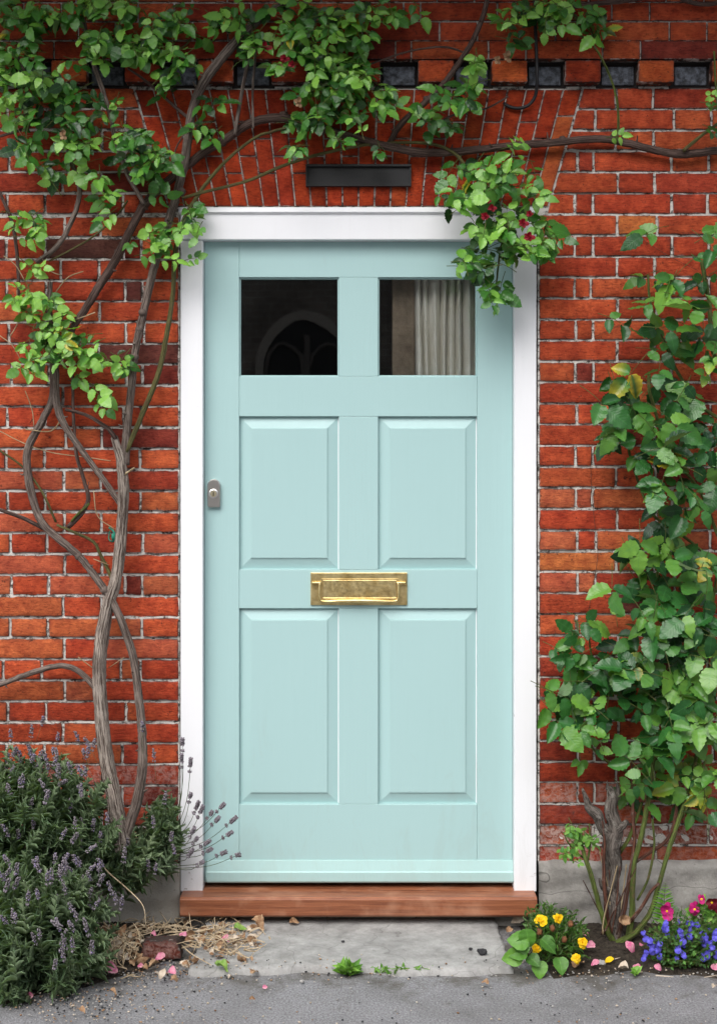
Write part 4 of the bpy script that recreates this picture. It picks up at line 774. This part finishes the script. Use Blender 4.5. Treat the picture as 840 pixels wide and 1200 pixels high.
ex = [(214, 866, 206, 960), (213, 884, 205, 965), (224, 889, 206, 975), (224, 930, 200, 985), (233, 940, 200, 985), (238, 945, 203, 990), (263, 942, 203, 985), (249, 951, 200, 990), (257, 958, 203, 995), (228, 970, 203, 995), (277, 958, 203, 1000), (272, 975, 203, 1003), (231, 982, 203, 1000), (226, 996, 200, 1010), (248, 995, 203, 1003), (265, 998, 203, 1015), (281, 1001, 203, 1018), (238, 1010, 203, 1018), (246, 985, 203, 1000)]
sA = rs(38, 0, 105, 868, 990, .28, .46)+rs(12, 5, 60, 868, 905, .2, .3)+rs(10, 60, 125, 880, 990, .3, .4)+[(x, y, .12+rng.random()*.1, .2+rng.normal(0, .2), .2, .1) for x, y in ((165, 850), (180, 880), (178, 960), (195, 930), (200, 975), (188, 1000), (205, 990), (172, 1010), (150, 985), (185, 1015), (55, 845), (38, 852), (92, 858), (112, 868), (70, 862), (12, 858))]
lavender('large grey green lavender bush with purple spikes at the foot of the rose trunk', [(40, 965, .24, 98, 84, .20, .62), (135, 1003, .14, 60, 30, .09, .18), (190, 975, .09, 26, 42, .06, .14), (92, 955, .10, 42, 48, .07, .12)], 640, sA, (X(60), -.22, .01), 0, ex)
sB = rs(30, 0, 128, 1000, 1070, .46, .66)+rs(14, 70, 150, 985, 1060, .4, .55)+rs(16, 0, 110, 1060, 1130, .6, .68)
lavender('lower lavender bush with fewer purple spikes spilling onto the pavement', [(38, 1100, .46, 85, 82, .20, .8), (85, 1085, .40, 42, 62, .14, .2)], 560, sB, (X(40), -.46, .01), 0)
for pm in protos: bpy.data.objects.remove(pm)

# ------------------------------------------------------------------ bedding plants
def flower(parent, name, c_, r, mat, n=22, layers=3, facing=(0, -.9, .5), centre=None, T=T_PET, cr=.2):
    b = MB(); nrm = unit(np.array(facing, float)); e1 = unit(np.cross(nrm, (0, 0, 1.))); e2 = np.cross(nrm, e1)
    for l in range(layers):
        m_ = max(5, n//layers-l)
        for k in range(m_):
            a_ = 6.283*k/m_+l*.5+rng.normal(0, .1); dr = e1*math.cos(a_)+e2*math.sin(a_); dr = unit(dr+nrm*(.1+.45*l)); put(b, random.choice(T), c_+nrm*.002*l, dr, nrm, r*(1-.22*l)*rng.uniform(.9, 1.08), wid=1.1)
    if centre: b.blob(c_+nrm*.004, r*cr, 8, 6, .1, mi=1)
    return b.build(name, [mat, centre] if centre else mat, parent, 'lf', origin=c_)
mg_ = thing('marigold', 'low marigold plant with five yellow flowers beside the threshold end', 'marigold', tuple(G(645, 1118, .012)))
b = MB()
for k in range(230):
    gx, gy = rng.uniform(618, 682), rng.uniform(1090, 1130); base = G(rng.normal(648, 11), rng.normal(1116, 6), .012); t_ = np.array([G(gx, 1118)[0], base[1]+rng.normal(0, .045), rng.uniform(.03, .125)])
    ax = unit(t_-base); b.tube([base, t_], [.0012, .0008], 4, .05, mi=1)
    for q in range(9):
        p = base+(t_-base)*(.5+.5*q/8); dr = unit(rng.normal(0, 1, 3)+ax*.8); put(b, T_LIN[rng.integers(4)], p, dr, unit(rng.normal(0, 1, 3)+np.array([0, -1, 1])), rng.uniform(.012, .022), np.clip(rng.normal(.3, .15), 0, 1))
b.build('foliage', [ml_small, mbk_g], mg_, 'lf')
for x, y, r_ in ((633.5, 1079.5, .018), (653, 1077, .014), (628, 1112, .013), (682, 1105, .014), (675, 1123, .013)):
    d_ = .33 if y < 1090 else .40; flower(mg_, 'flower_head', P(x, y, d_), r_, m_yel, 30, 4, (rng.normal(0, .2), -.9, .55), m_yel)
for x, y in ((668.5, 1083), (661, 1101), (647, 1088), (632, 1092)):
    b = MB(); c_ = P(x, y, .36); b.blob(c_, (.008, .008, .009), 9, 6, .15); b.build('seed_head', m_brn, mg_, origin=c_)
pl = thing('broad_leaf_plant', 'small plant of broad rounded green leaves left of the yellow marigolds', 'plant', tuple(G(612, 1120, .01)))
b = MB()
for (x, y, L_, ax_, t_) in ((600, 1122, .052, (-.9, -.3, -.15), .9), (607, 1102, .055, (-.9, -.1, .2), .75), (606, 1116, .05, (-.8, -.2, 0), .6), (618, 1100, .05, (.1, -.2, -.9), .65), (632, 1136, .046, (.0, -.5, -.5), .8), (643, 1107, .05, (.5, -.3, -.3), .45), (657, 1131, .045, (.1, -.5, -.4), .6), (625, 1125, .04, (.3, -.4, -.1), .4), (612, 1108, .045, (.3, -.1, .7), .5)):
    p = P(x, y, .42); ax = unit(np.array(ax_)); put(b, template(.01, .95, .3, .35), p-ax*L_*.5, ax, unit(np.array([ax_[0]*.3, -.85, .6])+rng.normal(0, .2, 3)), L_, t_-.2); b.tube([p-ax*L_*.5, G(618, 1121, .01)], [.0012, .0015], 5, .03, mi=1)
b.build('foliage', [ml_small, mbk_g], pl, 'lf')
lo = thing('lobelia', 'mound of small bright blue flowers at the lower right corner', 'lobelia', tuple(G(800, 1130, .01)))
b = MB()
for k in range(420):
    x = rng.uniform(752, 862); base = G(rng.uniform(770, 850), rng.uniform(1120, 1134), .01); t_ = np.array([G(x, 1130)[0], base[1]+rng.normal(0, .03), rng.uniform(.02, .15)*(1-.35*max(0, (780-x)/30))])
    b.tube([base, t_], [.0008, .0005], 3, .06, mi=1)
    for q in range(6):
        p = base+(t_-base)*(.3+.7*q/6); put(b, T_OV[rng.integers(3)], p, rng.normal(0, 1, 3), unit(rng.normal(0, .6, 3)+np.array([0, -1, 1])), rng.uniform(.008, .014), np.clip(rng.normal(.15, .15), 0, 1))
b.build('foliage', [ml_small, mbk_g], lo, 'lf')
def lobm():
    b = MB(); 
    for a_, l_ in ((-2.1, 1.), (-1.57, 1.1), (-1.04, 1.), (1.2, .6), (1.95, .6)): put(b, T_PET[0], np.zeros(3), np.array([math.cos(a_), -.25, math.sin(a_)]), np.array([0, -1., .2]), .0115*l_, wid=1.15)
    return b.build('blossom', m_lob, None, 'lf')
lp = [lobm() for _ in range(3)]
pts = [(rng.uniform(750, 845), rng.uniform(1076, 1124)) for _ in range(150)]; cnt = 0
for x, y in pts:
    if (x < 775 and (y < 1092 or y > 1122)) or (x < 790 and y < 1080) or cnt >= 100: continue
    if x > 820 and y < 1086: continue
    cnt += 1
    o = random.choice(lp).copy(); C.objects.link(o); o.name = 'blossom'; o.parent = lo; o.location = Vector(P(x, y, rng.uniform(.31, .40)))-lo.location; o.rotation_euler = (rng.normal(0, .3), rng.normal(0, .6), rng.normal(0, .5)); k = rng.uniform(.75, 1.1); o.scale = (k, k, k)
for q in lp: bpy.data.objects.remove(q)
def pansy(label, fl, seed_mat, base):
    root = thing('pansy', label, 'pansy', tuple(base)); b = MB()
    for x, y, r_, m_ in fl:
        c_ = P(x, y, .30); b.tube([c_, (c_+np.array(base))/2+np.array([.01, 0, .01]), np.array(base)], [.0012, .0014, .0015], 5, .02, mi=1)
        for k in range(22):
            t = rng.uniform(.1, .85); p = c_*(1-t)+np.array(base)*t+rng.normal(0, .012, 3)*[1, .6, 1]; put(b, T_OV[rng.integers(3)], p, rng.normal(0, 1, 3)+[0, -.3, .4], unit(rng.normal(0, .4, 3)+np.array([0, -1, .6])), rng.uniform(.018, .032), np.clip(rng.normal(.6, .2), 0, 1))
    b.build('foliage', [ml_small, mbk_g], root, 'lf')
    for x, y, r_, m_ in fl:
        c_ = P(x, y, .305); b = MB()
        for a_, l_, w_ in ((2.1, 1., 1.5), (1.05, 1., 1.5), (3.3, .95, 1.35), (-.15, .95, 1.35), (-1.57, 1.1, 1.7)):
            put(b, T_PET[rng.integers(3)], c_+np.array([0, -.0012*abs(a_-1.5), 0]), np.array([math.cos(a_), -.25+.2*rng.random(), math.sin(a_)]), np.array([math.cos(a_)*.5, -1., .2-.4*math.sin(a_)]), r_*l_*rng.uniform(.88, 1.1), wid=w_*.85)
        b.blob(c_+np.array([0, -.004, -.001]), (.0036, .002, .0036), 8, 6, .05, mi=1); b.build('flower_head', [m_, m_yel], root, 'lf', origin=c_)
pansy('tall magenta pansy with a yellow eye beside the rose canes', [(780.5, 1067, .021, m_mag)], 0, G(784, 1112, .01))
pansy('ragged magenta pansy in the middle of the flower bed', [(813, 1065, .018, m_mag), (821, 1053, .012, m_mag)], 0, G(815, 1114, .01))
pansy('dark maroon pansies at the right edge of the flower bed', [(833, 1057, .018, m_mar), (841, 1064, .014, m_mar)], 0, G(838, 1114, .01))
fe = thing('fern', 'small bright green fern frond standing behind the magenta pansy', 'fern', tuple(G(775, 1106, .01)))
b = MB(); p0 = G(775, 1106, .01); p1 = P(779, 1035, .2); b.tube([p0, p1], [.0012, .0006], 5, .02, mi=1)
for k in range(16):
    t = .35+.65*k/15; L_ = .034*(math.sin(math.pi*min(1, (1-t)/.5)*.5)*.9+.12); p = p0*(1-t)+p1*t
    for sg in (-1, 1): put(b, T_OV[0], p, np.array([sg*1., -.15, .45]), np.array([0, -1., .3+.5*(k % 2)]), L_, .6+.3*(k % 2), wid=.30)
b.build('frond', [ml_small, mbk_g], fe, 'lf')
b = MB(); p = P(790, 1062, .24); put(b, template(.0, .55, .2, .1), G(792, 1100, .01)+[0, 0, .062], np.array([-.05, -.1, 1]), np.array([0, -1., .2]), .034, .8); b.tube([G(792, 1100, .01), G(792, 1100, .01)+[0, 0, .06]], .0015, 5, .02, mi=1); tag(b.build('seedling', [ml_grey, mbk_g], None, 'lf', origin=G(792, 1100, .01)), 'single pale grey green leaf standing beside the fern', 'seedling')
def weed(x, y, n, L_, lab, tone=.75):
    b = MB(); c_ = G(x, y, .0)
    for k in range(n):
        dr = unit(np.array([rng.normal(0, 1), rng.normal(0, .4)-.2, rng.uniform(.3, 1.1)])); put(b, T_OV[rng.integers(3)] if L_ == .026 else T_LIN[rng.integers(4)], c_+np.array([0, -.014, .004])+rng.normal(0, .008 if L_ > .03 else (.001 if L_ == .026 else .022), 3)*[1, .3, 0], dr, unit(np.array([0, -1., 1.])+rng.normal(0, .3, 3)), L_*rng.uniform(.6, 1.1), np.clip(tone+rng.normal(0, .1), 0, 1), wid=.7 if L_ == .026 else 2.2)
    tag(b.build('weed', ml_small, None, 'lf', origin=c_), lab, 'weed', 'weeds along the step edge')
weed(409, 1141, 46, .042, 'leafy green weed at the middle of the concrete step edge'); weed(457, 1139, 50, .022, 'tuft of tiny green weed right of the leafy weed'); weed(478, 1139, 70, .024, 'farthest right tuft of tiny green weed on the step edge'); weed(742, 1142, 8, .026, 'small bright green sprout on the asphalt below the rose bush', .9)

# ------------------------------------------------------------------ litter
def gz(px, py, z=.01): return G(px, py, z)
b = MB(); bs = MB(); c_ = gz(180, 1108)
for k in range(340):                        # straw and dead stems
    x = rng.choice([rng.normal(140, 20), rng.normal(200, 40), rng.normal(262, 18)]); y = rng.normal(1106 if x < 190 else 1098, 11)
    if 166 < x < 214 and y > 1092: y = 1090-abs(rng.normal(0, 5))
    hgt = max(.0, .045-abs(y-1104)*.0012)
    p = gz(x, y, .012+rng.uniform(0, 1)*hgt); L_ = rng.uniform(.02, .075); dr = unit(np.array([rng.normal(0, 1), rng.normal(0, .5), rng.normal(0, .35)])); q = p+dr*L_; q[2] = max(.008, q[2]); m2 = (p+q)/2+rng.normal(0, .01, 3); m2[2] = max(.01, m2[2])
    if x < 165 and rng.random() < .5: q = p+np.array([rng.normal(-.01, .01), -.05, -p[2]+.012]); m2 = (p+q)/2+[0, -.01, .015]
    b.tube([p, m2, q], [rng.uniform(.001, .0026), .0016, .0007], 5, .015)
for (pts) in ([(112, 1000), (125, 1020), (150, 1042), (168, 1062), (171, 1086)], [(190, 1098), (225, 1092), (262, 1086), (284, 1078)], [(208, 1103), (225, 1118), (248, 1131)], [(172, 1088), (205, 1085), (240, 1090)], [(120, 1140), (135, 1118), (142, 1100)]):
    b.tube([P(x, y, .26 if y < 1060 else .3) if pts[0][1] == 1000 else gz(x, y, .03) for x, y in pts], [.0022, .0018, .0012] if len(pts) == 3 else np.linspace(.0022, .0013, len(pts)), 6, .01)
T_C = []
for k in range(260):
    x = rng.choice([rng.normal(145, 22), rng.normal(205, 40), rng.normal(275, 16), rng.normal(200, 70)]); y = rng.normal(1104, 14)
    if 164 < x < 216 and 1094 < y < 1124: continue
    if x > 320 or x < 95: continue
    v, f, at = random.choice(TEMPL); v = v.copy(); v[:, 2] += 2*v[:, 0]**2*rng.uniform(-1, 2)+rng.normal(0, .03, len(v)); L_ = rng.uniform(.012, .034); hgt = max(.0, .035-abs(y-1104)*.0012)
    bs.mi_ = 0; put(bs, (v, f, at), gz(x, y, .014+hgt*rng.random()), rng.normal(0, 1, 3)*[1, 1, .4], unit(np.array([0, -.5, 1])+rng.normal(0, .6, 3)), L_, mi=int(rng.random() < .4))
lp_ = b.build('dead_stem_heap', m_straw, origin=c_); tag(lp_, 'heap of dry straw coloured stems at the left end of the step', 'litter', kind='stuff')
tag(bs.build('leaf_litter', [m_dry, m_tan], None, 'lf', origin=c_), 'brown and tan dead leaves mixed into the straw heap', 'litter', kind='stuff')
b = newB(); c_ = gz(190, 1121, .01); hw = 25*S*.9
brick(b, [(c_[0]-hw*.86, .056), (c_[0]+hw*.78, .058), (c_[0]+hw, .008), (c_[0]-hw, .008)], c_[1]-.02, .05, (.15, .04, .028), .35, .1, .006)
ob = finB(b, 'loose_brick', None); tag(ob, 'broken dark red brick lying in the heap of dead stems', 'brick')
b = MB(); b.box(-hw*.83, hw*.76, -.016, .03, .044, .054); q = b.build('brick_top', mb, None, 'bcol', smooth=False, bevel=.002); q.parent = ob; q.location = (c_[0], c_[1], 0); 
for a_ in q.data.attributes['bcol'].data: a_.color = (.13, .035, .024, .5)
# small bits of grit and crumbs
b = MB()
for k in range(1500):
    x = rng.uniform(-20, 860); y = rng.choice([1137+abs(rng.normal(0, 6)), rng.uniform(1140, 1200), 1130+rng.normal(0, 6)]); 
    if rng.random() < .30: x, y = rng.normal(90, 45), rng.normal(1172, 14)
    elif rng.random() < .45: x = rng.normal(180, 60)
    elif rng.random() < .3: x = rng.normal(700, 60)
    p = G(x, max(y, 1100), .006 if not 228 < x < 594 else (.022 if y < 1136 else .003)); r_ = rng.uniform(.0008, .0028)
    b.blob(p, (r_*1.3, r_, r_*.8), 5, 4, .25, mi=int(rng.integers(4)))
tag(b.build('grit', [m_dry, m_peb, m_coal, m_tan]), 'scattered grit and crumbs on the pavement and step', 'grit', kind='stuff')
for x, y, L_ in ((130, 1140, .036), (188, 1126, .028), (201, 1142, .027), (215, 1097, .022), (264, 1104, .026), (311, 1158, .012), (36, 1169, .02), (738, 1118, .03), (747, 1134, .022), (770, 1138, .02), (697, 1132, .022), (777, 1127, .02), (602, 1100, .02), (684, 1098, .028), (690, 1110, .026), (838, 1137, .022), (612, 1124, .014), (180, 1098, .016), (752, 1109, .016), (232, 1128, .014), (165, 1133, .016)):
    crumple(G(x, y, .03 if (x in (684, 690, 602) or y < 1110) else .012), L_, m_pink, 'fallen_petal', 'small fallen pink rose petal lying by the wall', 'petal', 'fallen pink petals', T_PET, (0, -.6, .8), .6)
for x, y, L_, m_, lab in ((260, 1139, .045, m_grn, 'flat green fallen leaf on asphalt below the straw heap'), (281, 1090, .036, m_grn, 'yellow green fallen leaf lying on the straw heap'), (84, 1146, .035, m_dry, 'yellow brown fallen leaf at the foot of the lower lavender'), (133, 1166, .02, m_dry, 'curled tan leaf lying on asphalt left of the step'), (190, 1149, .024, m_tan, 'pale curled husk on asphalt below the loose brick'),
    (296, 1172, .016, m_dry, 'small orange brown crumb alone on open asphalt left of centre'), (97, 1187, .02, m_dry, 'brown leaf scrap near the bottom left corner'), (568, 1153, .02, m_dry, 'small tan leaf scrap on asphalt left of the marigold'), (677, 1133, .042, m_dry, 'crumpled light brown leaf under the lowest yellow flower'), (730, 1136, .026, m_tan, 'pale curled husk on soil below the rose bush'), (714, 1129, .022, m_yel, 'fallen yellow petal on soil right of the marigold'),
    (607, 1084, .045, m_tan, 'white crumpled dead leaf below the right end of the threshold'), (597, 1092, .03, m_dry, 'upright brown dead leaf beside the broad leaf plant'), (303, 1090, .05, m_dry, 'large brown dead leaf at the right end of the straw heap'), (345, 1082, .03, m_dry, 'brown leaf scrap under the threshold at left'), (836, 1158, .022, m_tan, 'pale leaf scrap on asphalt at the right edge'), (205, 1152, .02, m_dry, 'brown leaf scrap on the asphalt below the pink petals'), (676, 1118, .03, m_tan, 'tan dead leaf on the soil beside the marigold'), (220, 1137, .03, m_dry, 'brown curled leaf in front of the straw heap')):
    crumple(G(x, y, .028 if 228 < x < 594 and y < 1137 else .012), L_, m_, 'fallen_leaf', lab, 'leaf' if 'petal' not in lab else 'petal', None, T_PET if 'petal' in lab or 'husk' in lab else None, (0, -.5, .9), .7)
for x, y, r_, m_, lab in ((565, 1118, .012, m_coal, 'black lump of clinker on the right side of the step'), (551, 1113, .005, m_coal, 'tiny black stone left of the clinker lump'), (704, 1131, .011, m_peb, 'white rounded pebble on the soil below the rose bush'), (402, 1104, .004, m_coal, 'tiny dark stone in the middle of the step'), (354, 1151, .005, m_peb, 'tiny white pebble on asphalt below the step')):
    b = MB(); c_ = G(x, y, (.022 if 228 < x < 594 and y < 1137 else .005)); b.blob(c_+[0, 0, r_*.5], (r_*1.2, r_, r_*.75), 9, 7, .12); tag(b.build('pebble', m_, origin=c_), lab, 'pebble')
for x, y, L_, an, lab in ((778, 1144, .045, .25, 'short pale stick on asphalt below the blue flowers'), (723, 1123, .02, -.6, 'short white stick on the soil below the rose bush'), (832, 1144, .04, -.4, 'thin white straw at the lower right corner')):
    b = MB(); c_ = G(x, y, .016); b.tube([c_-np.array([math.cos(an), -math.sin(an), 0])*L_/2, c_+np.array([math.cos(an), -math.sin(an), 0])*L_/2], [.002 if '778' in str(x) else .0012, .0012], 6, .01, .05); tag(b.build('stick', m_tan, origin=c_), lab, 'stick')

# ------------------------------------------------------------------ building opposite (seen mirrored in the door glass)
op = thing('opposite_building', 'dark brick building with arched window mirrored faintly in the left door pane', 'building', (0, -13, 0))
md = M('sooty_brick', rough=.9); bt = md.n('ShaderNodeTexBrick', i_Vector=md.n('ShaderNodeMapping', i_0=md.n('ShaderNodeTexCoord').outputs['Object'], i_2=(R(90), 0, 0)).outputs[0], i_Color1=(.42, .36, .30, 1), i_Color2=(.58, .50, .42, 1), i_Mortar=(.72, .70, .65, 1), i_Scale=3.); md.set('Base Color', md.mix(md.ramp(md.noise(.9, 5, .7), .35, .65, .15, .85), bt.outputs[0], (.10, .085, .07)))
b = MB(); b.box(-11, 11, -14, -13, 0, 5.4); b.build('wall', md, op, smooth=False)
b = MB(); b.add([(-11.3, -12.7, 5.4), (11.3, -12.7, 5.4), (11.3, -16, 7.4), (-11.3, -16, 7.4), (-11.3, -12.7, 5.3), (11.3, -12.7, 5.3)], [(0, 1, 2, 3), (0, 4, 5, 1)]); b.build('roof', ms, op, smooth=False)
def arch_pts(cx, w_, z0, zs, n=12): return [(cx-w_, z0), (cx-w_, zs)]+[(cx-w_*math.cos(math.pi*i/n), zs+1.25*w_*math.sin(math.pi*i/n)) for i in range(1, n)]+[(cx+w_, zs), (cx+w_, z0)]
for cx in (-7.2, -3.9, -.66, 2.6, 5.9):
    o_, i_ = arch_pts(cx, .62, 1.2, 2.62), arch_pts(cx, .52, 1.3, 2.62); k = len(o_); b = MB()
    v = [(x, -12.9, z_) for x, z_ in o_]+[(x, -12.9, z_) for x, z_ in i_]+[(x, -13.0, z_) for x, z_ in o_]; b.add(v, [(i, i+1, k+i+1, k+i) for i in range(k-1)]+[(0, k, 2*k-1, k-1)]+[(i, 2*k+i, 2*k+i+1, i+1) for i in range(k-1)])
    f = b.build('window', M('pale_stone', (.55, .5, .43), .9), op, smooth=False); b = MB(); b.add([(x, -12.95, z_) for x, z_ in i_], [tuple(range(k))]); b.box(cx-.03, cx+.03, -12.94, -12.9, 1.3, 3.1, mi=1); [b.tube([(cx+sg*.5, -12.92, 2.6), (cx+sg*.42, -12.92, 2.9), (cx+sg*.25, -12.92, 3.0), (cx+sg*.06, -12.92, 2.85), (cx+sg*.03, -12.92, 2.6)], .025, 6, .1, mi=1) for sg in (-1, 1)]; q = b.build('pane', [M('old_leaded_glass', (.035, .035, .035), .3), M('grey_stone_tracery', (.22, .2, .18), .9)], None, smooth=False); q.parent = f; q.location = (0, 0, 0)
